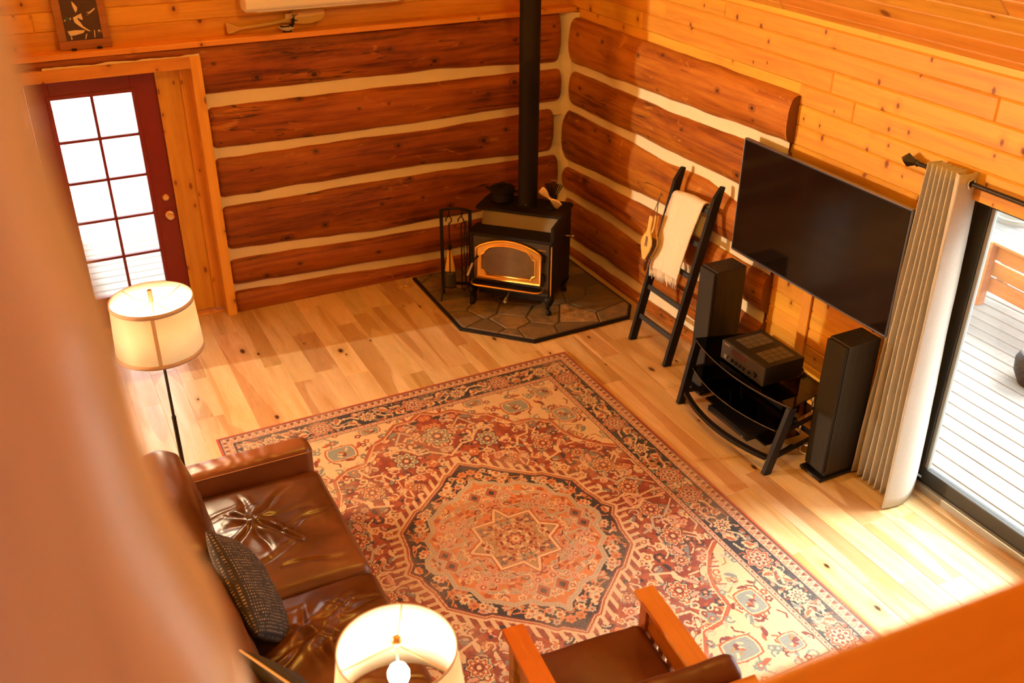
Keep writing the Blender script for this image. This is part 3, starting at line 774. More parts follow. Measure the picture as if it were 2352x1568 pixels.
    put(im & (mott > .55), ORG*np.array((1.1, 1.05, 1.0)))
    put(im & (mott < .16), RUST)
    for a, b, c_, d in ((.0, .52, .17, .42), (.17, .42, .34, .34), (.34, .34, .36, .17), (.36, .17, .50, .0), (.10, .40, .10, .28), (.20, .30, .34, .20), (.28, .10, .42, .10), (.10, .28, .28, .28), (.28, .28, .28, .06), (0, .40, .10, .34), (.38, 0, .30, .08)):
        seg(a, b, c_, d, .012, GREY, im); seg(a, b, c_, d, .003, GREY*.62, im)
    for k in range(260):
        x, y = rs.rand()*.56, rs.rand()*.64; i, j = min(nu-1, int(x/ST)), min(nv-1, int(y/ST))
        if not im[j, i]: continue
        a = rs.rand()*6.28; q = rs.rand()
        if q < .35: rosette(x, y, .018+.02*rs.rand(), 6, [(1, [CRM, GREY, PINK][rs.randint(3)], 'd'), (.5, RUST, 'd'), (.25, CRM, 'c')], a, m=im)
        elif q < .6: leaf(x, y, .045, a, [GREY, CRM, RUST][rs.randint(3)], None, im)
        else: path([(x, y), (x+.035*math.cos(a), y+.035*math.sin(a)), (x+.035*math.cos(a)+.02*math.cos(a+1.3), y+.035*math.sin(a)+.02*math.sin(a+1.3))], .0045, [CRM, GREY, DRED][rs.randint(3)], im)
    for x, y in ((.06, .46), (.44, .05)):
        d = np.abs(U-x)+np.abs(V-y)*.8; put((d < .06) & im, GREY); put((d < .046) & im, RUST); put((d < .022) & im, NAVY*1.5)
    # star
    star = [(0, .30), (.012, .285), (.05, .20), (.19, .20), (.19, .07), (.275, .012), (.29, 0)]
    sdv = poly_sdf(sym(star), U, V)
    put(np.abs(sdv) < .017, RUST); put(np.abs(sdv) < .0085, CRM*1.12)
    sm = sdv < -.012
    put(sm, np.array((.43, .27, .13))); put(sm & (mott > .5), np.array((.36, .25, .13)))
    for k in range(120):
        x, y = rs.rand()*.29, rs.rand()*.30; i, j = min(nu-1, int(x/ST)), min(nv-1, int(y/ST))
        if not sm[j, i]: continue
        q = rs.rand()
        if q < .5: leaf(x, y, .035, rs.rand()*6.28, [RUST, DRED, OLV, TEAL, CRM][rs.randint(5)], None, sm)
        else: rosette(x, y, .014, 5, [(1, [CRM, RUST, TEAL][rs.randint(3)], 'd'), (.4, DRED, 'd')], m=sm)
    rosette(0, 0, .115, 8, [(1, RUST, 'd'), (.92, np.array((.45, .28, .13)), 'd'), (.78, DRED, 'p'), (.62, CRM, 'p'), (.48, DRED, 'd'), (.36, ORG, 'd'), (.22, CRM, 'c'), (.06, DRED, 'c')])
    # --- borders
    bord = E <= .315
    s = np.where(HW-U < HL-V, V, U)                 # coordinate along the border
    put(bord, NAVY)
    main = (E > .105) & (E < .270)
    put((E < .012), np.array((.42, .060, .022)))
    for e0, e1 in ((.014, .095), (.275, .315)):
        g = (E > e0) & (E < e1)
        put(g, np.array((.30, .16, .11)))
        ph = np.mod(s, .05)/.05; mid = (E-e0)/(e1-e0)
        put(g & (np.abs(mid-.5-.28*np.sin(ph*6.283)) < .13), CRM*.95)
        put(g & (np.hypot(ph-.25, (mid-.35)*1.3) < .2), DRED); put(g & (np.hypot(ph-.75, (mid-.65)*1.3) < .2), PINK)
        for e in (e0, e1): put(np.abs(E-e) < .0035, NAVY)
        for e in (e0+.008, e1-.008): put(np.abs(E-e) < .0032, PINK)
    for side in (0, 1):
        Lm = HL if side == 0 else HW
        vert = (HW-U <= HL-V)
        mk = main & (vert if side == 0 else ~vert)
        def P(t, e): return (HW-e, t) if side == 0 else (t, HL-e)
        for k in range(430 if side == 0 else 310):
            t, e = rs.rand()*Lm, .108+rs.rand()*.16
            x, y = P(t, e); a = rs.rand()*6.28; q = rs.rand()
            if q < .35: leaf(x, y, .040+.02*rs.rand(), a, [CRM*.9, PINK*.8, GREY*.8, RUST, TEAL][rs.randint(5)], None, mk)
            elif q < .7: path([(x, y), (x+.035*math.cos(a), y+.035*math.sin(a)), (x+.035*math.cos(a)+.025*math.cos(a+1.2), y+.035*math.sin(a)+.025*math.sin(a+1.2))], .0045, [CRM*.9, PINK*.8, CRM*.8, RUST][rs.randint(4)], mk)
            elif q < .86: rosette(x, y, .013, 5, [(1, [CRM, PINK, RUST][rs.randint(3)]*.9, 'd')], a, m=mk)
        t0, dt = (.11, .34) if side == 0 else (0.0, .35)
        k = 0; t = t0
        while t < Lm-.10:
            big = (k % 2 == 0); x, y = P(t, .19); r = .066 if big else .047
            a0 = .18*(1 if k % 3 else -1)
            prev = P(t-dt*.5, .19+.04); nxt = P(t+dt*.5, .19-.04)
            path([P(t-.17, .235), P(t-.11, .225), P(t-.07, .19)], .0065, CRM, mk); path([P(t+.07, .19), P(t+.11, .15), P(t+.17, .145)], .0065, CRM, mk)
            if big: rosette(x, y, r, 8, [(1.28, NAVY*.8, 'd'), (1.15, PINK, 'd'), (1.02, RUST, 'd'), (.82, GREY*1.05, 'd'), (.6, DRED, 'p'), (.40, PINK, 'd'), (.28, DRED, 'd'), (.12, CRM, 'c')], a0, 1.08, mk)
            else: rosette(x, y, r, 9, [(1.25, NAVY*.8, 'd'), (1.1, CRM, 'd'), (.70, DRED, 'p'), (.45, NAVY*1.4, 'd'), (.28, PINK, 'd')], a0, 1, mk)
            for ds, e in ((.125, .225), (-.125, .155)):
                xx, yy = P(t+ds, e); hook(xx, yy, .034, rs.rand()*6.28, CRM, .0075, mk); leaf(xx, yy, .06, rs.rand()*6.28, RUST, CRM*.9, mk)
            t += dt; k += 1
    # --- mirror to the whole rug
    full = np.concatenate([C[:, ::-1][:, :-1], C], axis=1); full = np.concatenate([full[::-1][:-1], full], axis=0)
    H, W_ = full.shape[:2]
    # worn, uneven dye: broad low-contrast variation in the pile itself
    rr = np.random.RandomState(3)
    def sm_noise(n):
        g = rr.rand(H//n+3, W_//n+3); yy = np.arange(H)/n; xx = np.arange(W_)/n
        y0, x0 = yy.astype(int), xx.astype(int); fy = (yy-y0)[:, None]; fx = (xx-x0)[None]
        fy = fy*fy*(3-2*fy); fx = fx*fx*(3-2*fx)
        return (g[y0][:, x0]*(1-fy)*(1-fx)+g[y0+1][:, x0]*fy*(1-fx)+g[y0][:, x0+1]*(1-fy)*fx+g[y0+1][:, x0+1]*fy*fx)
    ab = sm_noise(60)*.5+sm_noise(22)*.3+rr.rand(H, W_)*.2
    pale = np.array((.46, .34, .23)); aw = (np.clip((ab-.50)*1.3, 0, .26))[..., None]
    full = full*(1-aw)+pale*aw
    full *= (.80+.26*rr.rand(H, W_))[..., None]
    xs_ = np.linspace(-HW, HW, W_); ys_ = np.linspace(-HL, HL, H)
    X, Y = np.meshgrid(xs_, ys_)
    co = np.stack([X, Y, np.full_like(X, .010)], -1).reshape(-1, 3)
    idx = np.arange(H*W_).reshape(H, W_)
    q = np.stack([idx[:-1, :-1], idx[:-1, 1:], idx[1:, 1:], idx[1:, :-1]], -1).reshape(-1, 4)
    me = bpy.data.meshes.new('rug')
    me.vertices.add(len(co)); me.vertices.foreach_set('co', co.ravel())
    me.loops.add(q.size); me.loops.foreach_set('vertex_index', q.ravel())
    me.polygons.add(len(q)); me.polygons.foreach_set('loop_start', np.arange(0, q.size, 4)); me.polygons.foreach_set('loop_total', np.full(len(q), 4))
    me.update()
    ca = me.color_attributes.new('weave', 'FLOAT_COLOR', 'POINT')
    ca.data.foreach_set('color', np.concatenate([full.reshape(-1, 3), np.ones((H*W_, 1))], 1).ravel().astype(np.float32))
    t = NT('woven_rug'); at = t.n('VertexColor', layer_name='weave').outputs[0]
    n1 = t.noise(t.coords((1, 1, 1), False), 420, 2)
    c = t.mix(t.mapr(n1, .3, .7, 0, .08), at, (.50, .38, .25))
    t.bsdf(col=c, rough=.62, nrm=t.bump(n1, .25, .002), spec=.55)
    me.materials.append(t.m)
    return me, HW, HL
rug = thing('area_rug', 'large rust and navy patterned rug with a central medallion', 'rug', (2.10, 4.03, 0))
me, HW, HL = make_rug()
rp = bpy.data.objects.new('pile', me); COL.objects.link(rp); rp.parent = rug
MB().box((-HW-.004, -HL-.004, .001), (HW+.004, HL+.004, .0095)).build('edge_binding', plain('rug_edge', (.36, .06, .025), .8), rug)
# ------------------------------------------------------------------ hearth pad
hp = thing('hearth_pad', 'black edged stone hearth pad under the wood stove', 'hearth', (0, 0, 0))
HPOLY = [(2.89, 7.66), (2.875, 6.57), (3.33, 6.10), (4.265, 6.12), (4.40, 6.30), (4.40, 7.66)]
MB().prism(HPOLY, .002, .026).build('edge_frame', 'black', hp, bevel=.003)
def inset(poly, d):
    out = []; n = len(poly); A = sum(poly[i][0]*poly[(i+1) % n][1]-poly[(i+1) % n][0]*poly[i][1] for i in range(n)); sg = 1 if A > 0 else -1
    for i in range(n):
        p0, p1, p2 = (Vector(poly[(i+k) % n]) for k in (-1, 0, 1))
        a = (p1-p0).normalized(); b = (p2-p1).normalized(); na = Vector((-a.y, a.x))*sg; nb = Vector((-b.y, b.x))*sg
        bis = (na+nb); bis = bis/max(.25, bis.length_squared)*2
        out.append(tuple(p1+bis*d)) 
    return out
HIN = inset(HPOLY, .022)
MB().prism(HIN, .020, .029).build('grout_bed', 'grout', hp)
def clip(poly, p, n):
    out = []
    for i in range(len(poly)):
        a, b = Vector(poly[i]), Vector(poly[(i+1) % len(poly)]); da, db = (a-p).dot(n), (b-p).dot(n)
        if da <= 0: out.append(tuple(a))
        if (da < 0 < db) or (db < 0 < da): out.append(tuple(a+(b-a)*(da/(da-db))))
    return out
rng = random.Random(14); pts = []
while len(pts) < 40:
    p = Vector((rng.uniform(2.9, 4.4), rng.uniform(6.1, 7.65)))
    if all((p-q).length > .185 for q in pts): pts.append(p)
    elif rng.random() < .02 and len(pts) > 30: break
for i, p in enumerate(pts):
    poly = HIN
    for j, q in enumerate(pts):
        if i != j:
            d = q-p
            if d.length < .9: poly = clip(poly, (p+q)/2, d.normalized())
        if len(poly) < 3: break
    if len(poly) < 3: continue
    try: poly = inset(poly, .009)
    except Exception: continue
    A = sum(poly[k][0]*poly[(k+1) % len(poly)][1]-poly[(k+1) % len(poly)][0]*poly[k][1] for k in range(len(poly)))
    if abs(A) < .006: continue
    m = MB().prism(poly, .022, .034+rng.uniform(-.001, .003)); c = Vector((p.x, p.y, 0)); m.v = [tuple(Vector(v)-c) for v in m.v]
    m.build('stone', 'stone', hp, bevel=.004, loc=c)
# ------------------------------------------------------------------ wood stove
SA = math.radians(-45)
st = thing('wood_stove', 'black freestanding wood stove with arched brass door', 'stove', (3.42, 6.70, .036), SA); st.scale = (1, 1, 1.045)
# local: x right along the front, y depth (into the corner), z up
MB().box((-.335, .0, .150), (.335, .50, .615)).build('firebox', 'stoveblk', st, bevel=.008)
MB().prism([(-.375, -.03), (.36, -.03), (.375, -.01), (.375, .20), (-.375, .20), (-.385, .0)], .613, .640).build('step_top', 'stoveblk', st, bevel=.007)
ris = MB().add([(-.325, .175, .64), (.355, .175, .64), (.355, .215, .755), (-.325, .215, .755), (-.325, .50, .64), (.355, .50, .64), (.355, .50, .755), (-.325, .50, .755)], [(0,1,2,3),(4,7,6,5),(0,4,5,1),(1,5,6,2),(2,6,7,3),(3,7,4,0)])
ris.build('riser_panel', 'stovegrey', st)
MB().prism([(-.38, .19), (.375, .19), (.385, .21), (.385, .53), (.36, .56), (-.36, .56), (-.385, .53), (-.395, .22)], .752, .775).build('top_plate', 'stoveblk', st, bevel=.008)
MB().box((.342, -.02, .155), (.372, .52, .752)).build('side_shield', 'stoveblk', st, bevel=.004)
MB().box((-.372, .0, .155), (-.342, .52, .615)).build('side_shield', 'stoveblk', st, bevel=.004)
MB().box((.352, -.028, .17), (.362, -.018, .60)).build('brass_strip', 'brass', st)
MB().box((-.335, -.012, .150), (.335, .002, .612)).build('front_plate', plain('stove_front', (.035, .026, .017), .5, .2, 90, .1), st, bevel=.004)
# arched door
def arch_pts(w, zb, zs, zt, n=16, notch=0.0):
    pts = [(-w, zb), (w, zb), (w, zs)]
    for i in range(1, n): 
        a = i/n; x = w-2*w*a; pts.append((x, zs+(zt-zs)*math.sin(math.pi*a)**.8))
    pts.append((-w, zs)); return pts
def arch_notched(w, zb, zs, zt, r, n=14):
    pts = []
    def corner(cx_, cz, a0):
        for k in range(5): a = math.radians(a0-90*k/4); pts.append((cx_+r*math.cos(a), cz+r*math.sin(a)))
    pts.append((-w+r*1.3, zb)); pts.append((w-r*1.3, zb)); corner(w, zb, 180); pts.append((w, zb+r*1.3)); pts.append((w, zs-r*1.2)); corner(w, zs+.01, 270)
    for i in range(1, n):
        a = i/n; x = (w-r*1.3)*(1-2*a); pts.append((x, zs+.01+(zt-zs-.01)*math.sin(math.pi*(.12+.76*a))**.9))
    corner(-w, zs+.01, 360); pts.append((-w, zs-r*1.2)); pts.append((-w, zb+r*1.3)); corner(-w, zb, 90)
    return pts
TX = Matrix.Translation((-.018, -.012, 0)) @ Matrix.Rotation(math.radians(90), 4, 'X')
door = MB().prism(arch_pts(.285, .255, .515, .600), .0, .022, TX).build('door', 'brass', st, bevel=.004)
inner = arch_notched(.240, .292, .490, .560, .035)
dr = MB(); outl = arch_pts(.285, .255, .515, .600, 20)
dr.tube([TX @ Vector((x, z, .022)) for x, z in outl+[outl[0]]], .012, 8)
dr.tube([TX @ Vector((x, z, .024)) for x, z in inner+[inner[0]]], .010, 8)
dr.build('brass_moulding', 'brass', door, smooth=True)
MB().prism(inner, .0225, .0245, TX).build('door_glass', plain('sooty_door_glass', (.105, .060, .020), .18, 0, 8, .05, .5), door)
MB().tube([(-.285, -.03, .44), (-.300, -.07, .43), (-.315, -.085, .40)], .008, 8).build('latch_arm', 'iron', door, smooth=True)
co = MB(); cp = []
for k in range(120):
    t = k/119; a = t*2*math.pi*14; p = Vector((-.315-.04*t, -.085-.02*t, .40-.11*t)); cp.append(p+Vector((math.cos(a), math.sin(a), 0))*.010)
co.tube(cp, .0032, 6); co.build('coil_handle', 'chrome', door, smooth=True)
for zz in (.49, .32): MB().tube([(.287, -.02, zz-.03), (.287, -.02, zz+.03)], .014, 10).build('hinge', 'iron', st, smooth=40)
tray = [(-.335, 0), (-.335, -.075), (-.315, -.105), (-.28, -.115), (.235, -.115), (.27, -.105), (.29, -.075), (.29, 0)]
MB().prism(tray, .208, .220).build('ash_lip', 'stoveblk', st)
MB().tube([(x, y, .218) for x, y in tray], .0075, 8).build('brass_rim', 'brass', st, smooth=True)
MB().tube([(-.01, -.02, .145), (-.01, -.115, .125)], [.006, .006], 8).tube([(-.01, -.10, .128), (-.01, -.145, .118)], .013, 12).build('air_control_knob', 'brassb', st, smooth=40)
MB().tube([(.37, .25, .60), (.44, .26, .60)], .004, 6).tube([(.44, .26, .60), (.47, .262, .60)], .007, 8).build('damper_rod', 'chrome', st, smooth=True)
MB().box((.235, -.0135, .552), (.305, -.0115, .557)).build('name_plate', 'brass', st)
MB().box((-.30, .02, .09), (.30, .45, .152)).build('ash_pan_box', 'stoveblk', st)
for sx, sy in ((-1, 0), (1, 0), (-1, 1), (1, 1)):
    x = .335*sx; y = -.015 if sy == 0 else .46; oy = -1 if sy == 0 else 1
    m = MB(); prof = [(0, 0, .155, .048), (.010, .010, .125, .044), (.006, .006, .095, .030), (-.006, -.006, .060, .019), (-.004, -.004, .035, .017), (.010, .010, .018, .026), (.012, .012, .0, .022)]
    m.tube([(x+sx*a, y+oy*b, z) for a, b, z, r in prof], [p[3] for p in prof], 10); m.build('leg', 'stoveblk', st, smooth=True)
# stove pipe
spx, spy = 3.436+.37*.7071, 6.684+.37*.7071
pp = thing('stove_pipe', 'tall matte black stove pipe rising from the wood stove', 'pipe', (spx, spy, .847))
MB().lathe([(.083, 0), (.083, 1.22), (.0845, 1.222), (.0845, 1.26), (.083, 1.262), (.083, 2.55)], 40).build('flue', 'stoveblk', pp, smooth=40)
MB().lathe([(.092, 0), (.092, .012), (.085, .016)], 40).build('collar', 'stoveblk', pp, smooth=40)
for z in (1.222, 1.241, 1.26): MB().lathe([(.0835, z-.003), (.0862, z), (.0835, z+.003)], 40).build('seam_ring', 'iron', pp, smooth=True)
MB().lathe([(0, 0), (.004, 0), (.004, .003), (0, .004)], 8, T=Matrix.Translation((-.052, -.066, .03)) @ Matrix.Rotation(math.radians(90), 4, 'X')).build('rivet', 'chrome', pp)
def stl(x, y, z): # stove local -> world
    return (3.42+x*math.cos(SA)-y*math.sin(SA), 6.70+x*math.sin(SA)+y*math.cos(SA), z)
# humidifier pot
kp = thing('steamer_pot', 'squat black cast iron steamer pot with lattice lid on the stove', 'pot', stl(-.215, .40, .847), SA)
MB().lathe([(0, 0), (.085, 0), (.098, .012), (.100, .085), (.112, .098), (.112, .104), (.095, .104), (.09, .03), (0, .03)], 36).build('pot_body', 'iron', kp, smooth=40)
ld = MB().lathe([(.112, .104), (.112, .110), (.105, .113), (.06, .130), (.022, .142), (.020, .104)], 36).build('lid', 'iron', kp, smooth=40)
lt = MB()
for k in range(14):
    a = 2*math.pi*k/14
    for s_ in (-1, 1):
        lt.tube([(.104*math.cos(a), .104*math.sin(a), .117), (.075*math.cos(a+s_*.25), .075*math.sin(a+s_*.25), .131), (.03*math.cos(a+s_*.5), .03*math.sin(a+s_*.5), .146)], .004, 6)
lt.build('lattice', 'iron', ld, smooth=True)
MB().lathe([(0, .14), (.016, .142), (.022, .155), (.012, .168), (0, .17)], 18).build('lid_knob', 'iron', ld, smooth=True)
for s_ in (-1, 1): MB().tube([(.108*s_, -.02, .092), (.145*s_, -.012, .104), (.145*s_, .012, .104), (.108*s_, .02, .092)], .006, 6).build('handle', 'iron', kp, smooth=True)
# stove fan
fn_ = thing('stove_fan', 'small black finned stove fan with brass blades on the stove', 'fan', stl(.235, .36, .847), SA)
MB().box((-.035, -.03, 0), (.035, .03, .012)).box((-.010, -.012, .01), (.010, .012, .10)).build('base', 'black', fn_, bevel=.002)
fi = MB()
for k in range(9):
    a = (k-4)/4; fi.add([(a*.030, -.004, .085), (a*.030+.003, -.004, .085), (a*.075+.003, .045, .215-.02*abs(a)), (a*.075, .045, .215-.02*abs(a)), (a*.030, .03, .085), (a*.030+.003, .03, .085), (a*.075+.003, .085, .205-.02*abs(a)), (a*.075, .085, .205-.02*abs(a))], [(0,1,2,3),(4,7,6,5),(0,4,5,1),(1,5,6,2),(2,6,7,3),(3,7,4,0)])
fi.build('cooling_fins', 'black', fn_)
MB().box((-.045, -.002, .08), (.045, .035, .115)).build('motor_block', 'black', fn_, bevel=.004)
MB().tube([(-.028, .055, .205), (-.028, .05, .232), (.028, .05, .232), (.028, .055, .205)], .003, 6).build('handle', 'chrome', fn_)
for s_ in (-1, 1):
    bl = MB(); AX = math.radians(-38)
    def fb(u, v, s_=s_):
        r = .012+.098*u; w_ = .012+.030*math.sin(min(1, u*1.15)*math.pi*.62)**1.2*(1 if u < .93 else .75); tw = (v-.5)*2
        x = s_*r*math.cos(AX)-tw*w_*math.sin(AX)*s_; z = s_*r*math.sin(AX)+tw*w_*math.cos(AX)*s_
        return (x, -.045-tw*.008*s_*min(1, u*3), .105+z)
    bl.grid(14, 6, fb); bl.build('blade', 'brassb', fn_, smooth=True, solid=.0015)
MB().lathe([(0, 0), (.012, 0), (.012, .012), (0, .014)], 16, T=Matrix.Translation((0, -.036, .105)) @ Matrix.Rotation(math.radians(90), 4, 'X')).build('hub', 'brassb', fn_, smooth=40)
# ------------------------------------------------------------------ fireplace tools
TA_ = math.radians(-31)
tl = thing('tool_stand', 'black iron fireplace tool stand with arched top left of the stove', 'tool stand', (3.085, 7.085, .035), TA_)
for s_ in (-1, 1):
    MB().box((s_*.122-.014, -.011, .09), (s_*.122+.014, .011, .818)).build('upright', 'iron', tl, bevel=.002)
    for t_ in (-1, 1): MB().bar((s_*.122, 0, .13), (s_*.128, t_*.085, .002), .022, .014).build('foot', 'iron', tl)
MB().tube([(-.132, 0, .812), (-.08, 0, .826), (-.03, 0, .834), (.03, 0, .834), (.08, 0, .826), (.132, 0, .812)], .013, 4).build('arched_top', 'iron', tl, smooth=True)
MB().box((-.122, -.010, .13), (.122, .010, .152)).build('crossbar', 'iron', tl, bevel=.002)
for x in (-.055, .055): MB().tube([(x, -.005, .822), (x, -.012, .79), (x, -.035, .775), (x, -.045, .79)], .005, 6).build('hook', 'iron', tl, smooth=True)
def tool(name, label, x, y):
    c, s_ = math.cos(TA_), math.sin(TA_)
    return thing(name, label, name.split('_')[-1], (3.085+x*c-y*s_, 7.085+x*s_+y*c, .035), TA_)
def loophandle(parent, L0, x=0):
    MB().tube([(x, 0, L0), (x, 0, .70)], .0055, 8).build('shaft', 'iron', parent, smooth=True)
    MB().tube([(x, 0, .70), (x+.020, 0, .725), (x+.022, 0, .750), (x, 0, .775), (x-.022, 0, .752), (x-.026, 0, .725)], .0055, 8).build('loop_handle', 'iron', parent, smooth=True)
t1 = tool('hearth_broom', 'straw hearth broom hanging on the iron tool stand', -.055, -.02); loophandle(t1, .50)
MB().lathe([(.012, .52), (.018, .50), (.018, .475), (.010, .46)], 14).build('ferrule', 'iron', t1, smooth=True)
def fbr(u, v):
    a = u*2*math.pi; z = .47-.20*v; rx = .014+.030*v; ry = .012+.006*v; return (rx*math.cos(a)*(1+.05*math.sin(a*9)), ry*math.sin(a), z-.008*abs(math.sin(a*7))*v)
MB().grid(36, 8, fbr).build('bristles', 'straw', t1, smooth=True)
t2 = tool('hearth_shovel', 'black hearth shovel hanging on the iron tool stand', -.052, -.05); MB().tube([(0, 0, .26), (0, 0, .72)], .005, 8).build('shaft', 'iron', t2, smooth=True)
def fsv(u, v):
    x = -.052+.104*u; z = .265-.15*v; return (x*(.82+.18*v), -.012+.022*(2*u-1)**2, z)
MB().grid(9, 8, fsv).build('blade', plain('worn_shovel_steel', (.035, .03, .026), .45, .4, 40, .1), t2, smooth=True, solid=.003)
t3 = tool('fire_poker', 'thin black fire poker on the iron tool stand', .048, -.02); loophandle(t3, .10); MB().tube([(0, 0, .10), (.012, 0, .08), (.030, 0, .10)], .0045, 6).build('tip_hook', 'iron', t3)
t4 = tool('log_tongs', 'black log tongs on the iron tool stand', .085, -.035)
for s_ in (-1, 1): MB().tube([(s_*.004, 0, .74), (s_*.014, 0, .50), (s_*.006, 0, .34), (-s_*.012, 0, .12)], .0045, 6).build('arm', 'iron', t4, smooth=True)
# floor outlet
fo = thing('floor_outlet', 'brass floor outlet cover beside the hearth pad', 'outlet', (2.762, 7.558, .0), math.radians(-8))
MB().box((-.066, -.042, .0), (.066, .042, .006)).build('cover_plate', plain('outlet_brass', (.66, .42, .13), .4, .4), fo, bevel=.002)
for x in (-.022, .022): MB().lathe([(0, .006), (.013, .006), (.013, .009), (0, .009)], 14, c=(x, 0, 0)).build('socket', 'cream', fo)
# ------------------------------------------------------------------ blanket ladder
ldr = thing('blanket_ladder', 'black wooden blanket ladder leaning on the log wall', 'ladder', (4.09, 5.57, 0))
LT = Vector((.335, 0, 1.43)); ld_ = LT.normalized(); ln = Vector((-ld_.z, 0, ld_.x))   # ln points to the room
for s_ in (-1, 1):
    y = .243*s_
    m = MB(); wd = .030; dp = .072
    def pt(t, a, b): return Vector((0, y, 0))+ld_*t+Vector((0, a, 0))+ln*b
    L = LT.length
    # sides of the rail, with a chamfered top
    prof = [(0.0, -dp/2, 1), (L, -dp/2, 1), (L, -dp*.05, 1), (L-.10, dp/2, 1), (.0, dp/2, 1)]
    vs = [pt(t, a, b) for a in (-wd/2, wd/2) for t, b, _ in prof]
    m.add(vs, [(0, 1, 2, 3, 4), (9, 8, 7, 6, 5)]+[(i, (i+1) % 5, 5+(i+1) % 5, 5+i) for i in range(5)])
    zmin = min(v[2] for v in m.v); m.v = [(x, yy, max(z, 0.0)) for x, yy, z in m.v]
    m.build('rail', 'blackwood', ldr, bevel=.003)
for z in (.22, .47, .72, .97, 1.225):
    p = ld_*(z/ld_.z)
    MB().bar(p+Vector((0, -.228, 0)), p+Vector((0, .228, 0)), .040, .024, ld_).build('rung', plain('rung_paint', (.020, .021, .027), .4), ldr, bevel=.003)
# throw
th = thing('throw_blanket', 'cream fringed throw draped over the ladder rung', 'blanket', (4.09, 5.57, 0))
ptop = ld_*(1.225/ld_.z)
HEM = .66
def fth(u, v):
    # v 0: back bottom edge, over the rung, down the front to the hem
    lean = .010*math.sin(u*9+1)+.008*fbm((u*3, v*4, 1.5))
    wid0, wid1 = .375, .335
    s_ = v
    if v < .16:        # behind the rung
        k = v/.16; z = 1.0+(1.25-1.0)*k; n_ = -.035-.01*(1-k)
    elif v < .24:
        k = (v-.16)/.08; a = math.pi*k; z = 1.25+.030*math.sin(a); n_ = -.035*math.cos(a)
    else:
        k = (v-.24)/.76; z = 1.25-(1.25-HEM)*k; n_ = .035+.022*math.sin(k*2.6)
    p = ld_*(z/ld_.z)+ln*(n_+lean+.020*math.exp(-((u-.48)*9)**2)*min(1, max(0, (v-.2)*4)))
    w_ = wid0+(wid1-wid0)*max(0, (v-.24)/.76)
    yc = .028+.018*max(0, (v-.24)/.76)
    sag = -.05*(1-u)*(1 if v > .14 else .5)+.02*math.sin(u*3.1)
    y = yc+(.5-u)*w_*1.0
    return (p.x, y, p.z+sag*.6)
MB().grid(34, 60, fth).build('cloth', 'throw', th, smooth=True, solid=.010)
rng = random.Random(4); nt = 26
for k in range(nt):
    u = (k+.5)/nt; b = Vector(fth(u, 1.0)); L = .075+rng.uniform(-.012, .02); dx = rng.uniform(-.006, .006); dy = rng.uniform(-.010, .010)
    MB().tube([b+Vector((0, 0, .01)), b+Vector((dx*.3, dy*.4, -L*.45)), b+Vector((dx, dy, -L))], [.005, .0065, .0035], 6).build('tassel', 'throw', th, smooth=True)
# bellows
bw = thing('bellows', 'wooden fire bellows with brown leather hanging on the ladder', 'bellows', (4.09, 5.57, 0))
bo = ld_*(.80/ld_.z)+ln*.115+Vector((.0, .205, -.045))
BZ = Vector((ld_.x*.6, .02, ld_.z)).normalized(); BY = Vector((.15, -1, 0)).normalized(); BY = (BY-BZ*BY.dot(BZ)).normalized(); BXn = -BY.cross(BZ)
def bpt(y, z, n_): return bo+BY*y+BZ*z+BXn*n_
outl = [(0.016, .30), (.019, .28), (.016, .20), (.022, .17), (.052, .12), (.060, .08), (.048, .03), (.022, -.03), (.014, -.05)]
poly = [(y, z) for y, z in outl]+[(-y, z) for y, z in reversed(outl)]
for nm, off in (('front_board', -.048), ('back_board', .012)):
    m = MB(); n = len(poly); vs = [bpt(y, z, off) for y, z in poly]+[bpt(y, z, off-.012) for y, z in poly]
    m.add(vs, [tuple(range(n)), tuple(reversed(range(n, 2*n)))]+[(i, (i+1) % n, n+(i+1) % n, n+i) for i in range(n)]); o = m.build(nm, 'belwood', bw, bevel=.003)
    if nm == 'front_board':
        bp = [(-.012, .135), (.006, .14), (.014, .12), (.013, .09), (.016, .06), (.006, .055), (.003, .075), (-.004, .055), (-.013, .058), (-.010, .09)]
        MB().add([bpt(y, z, off-.0135) for y, z in bp], [tuple(range(len(bp)))]).build('burnt_emblem', plain('burnt_mark', (.16, .06, .025), .6), o)
lea = [(y*.99, z) for y, z in outl if z < .17]; ply = lea+[(-y, z) for y, z in reversed(lea)]
m = MB(); n = len(ply)
for j in range(7):
    o_ = -.048+.060*j/6; q = 1.0 if j % 2 == 0 else .90
    m.v += [tuple(bpt(y*q, z, o_)) for y, z in ply]
for j in range(6): m.f += [(j*n+i, j*n+(i+1) % n, (j+1)*n+(i+1) % n, (j+1)*n+i) for i in range(n)]
m.build('leather_fold', 'belleather', bw)
MB().tube([bpt(0, -.035, -.02), bpt(0, -.075, -.02), bpt(0, -.15, -.02)], [.024, .017, .009], 10).build('nozzle', plain('bellows_nozzle', (.11, .035, .012), .35, .4), bw, smooth=True)
MB().tube([bpt(.0, .29, -.05), bpt(.012, .40, -.03), bpt(.0, .47, .0), bpt(-.008, .40, .0), bpt(0, .29, .0)], .0035, 6).build('strap', plain('bellows_strap', (.10, .06, .035), .7), bw)
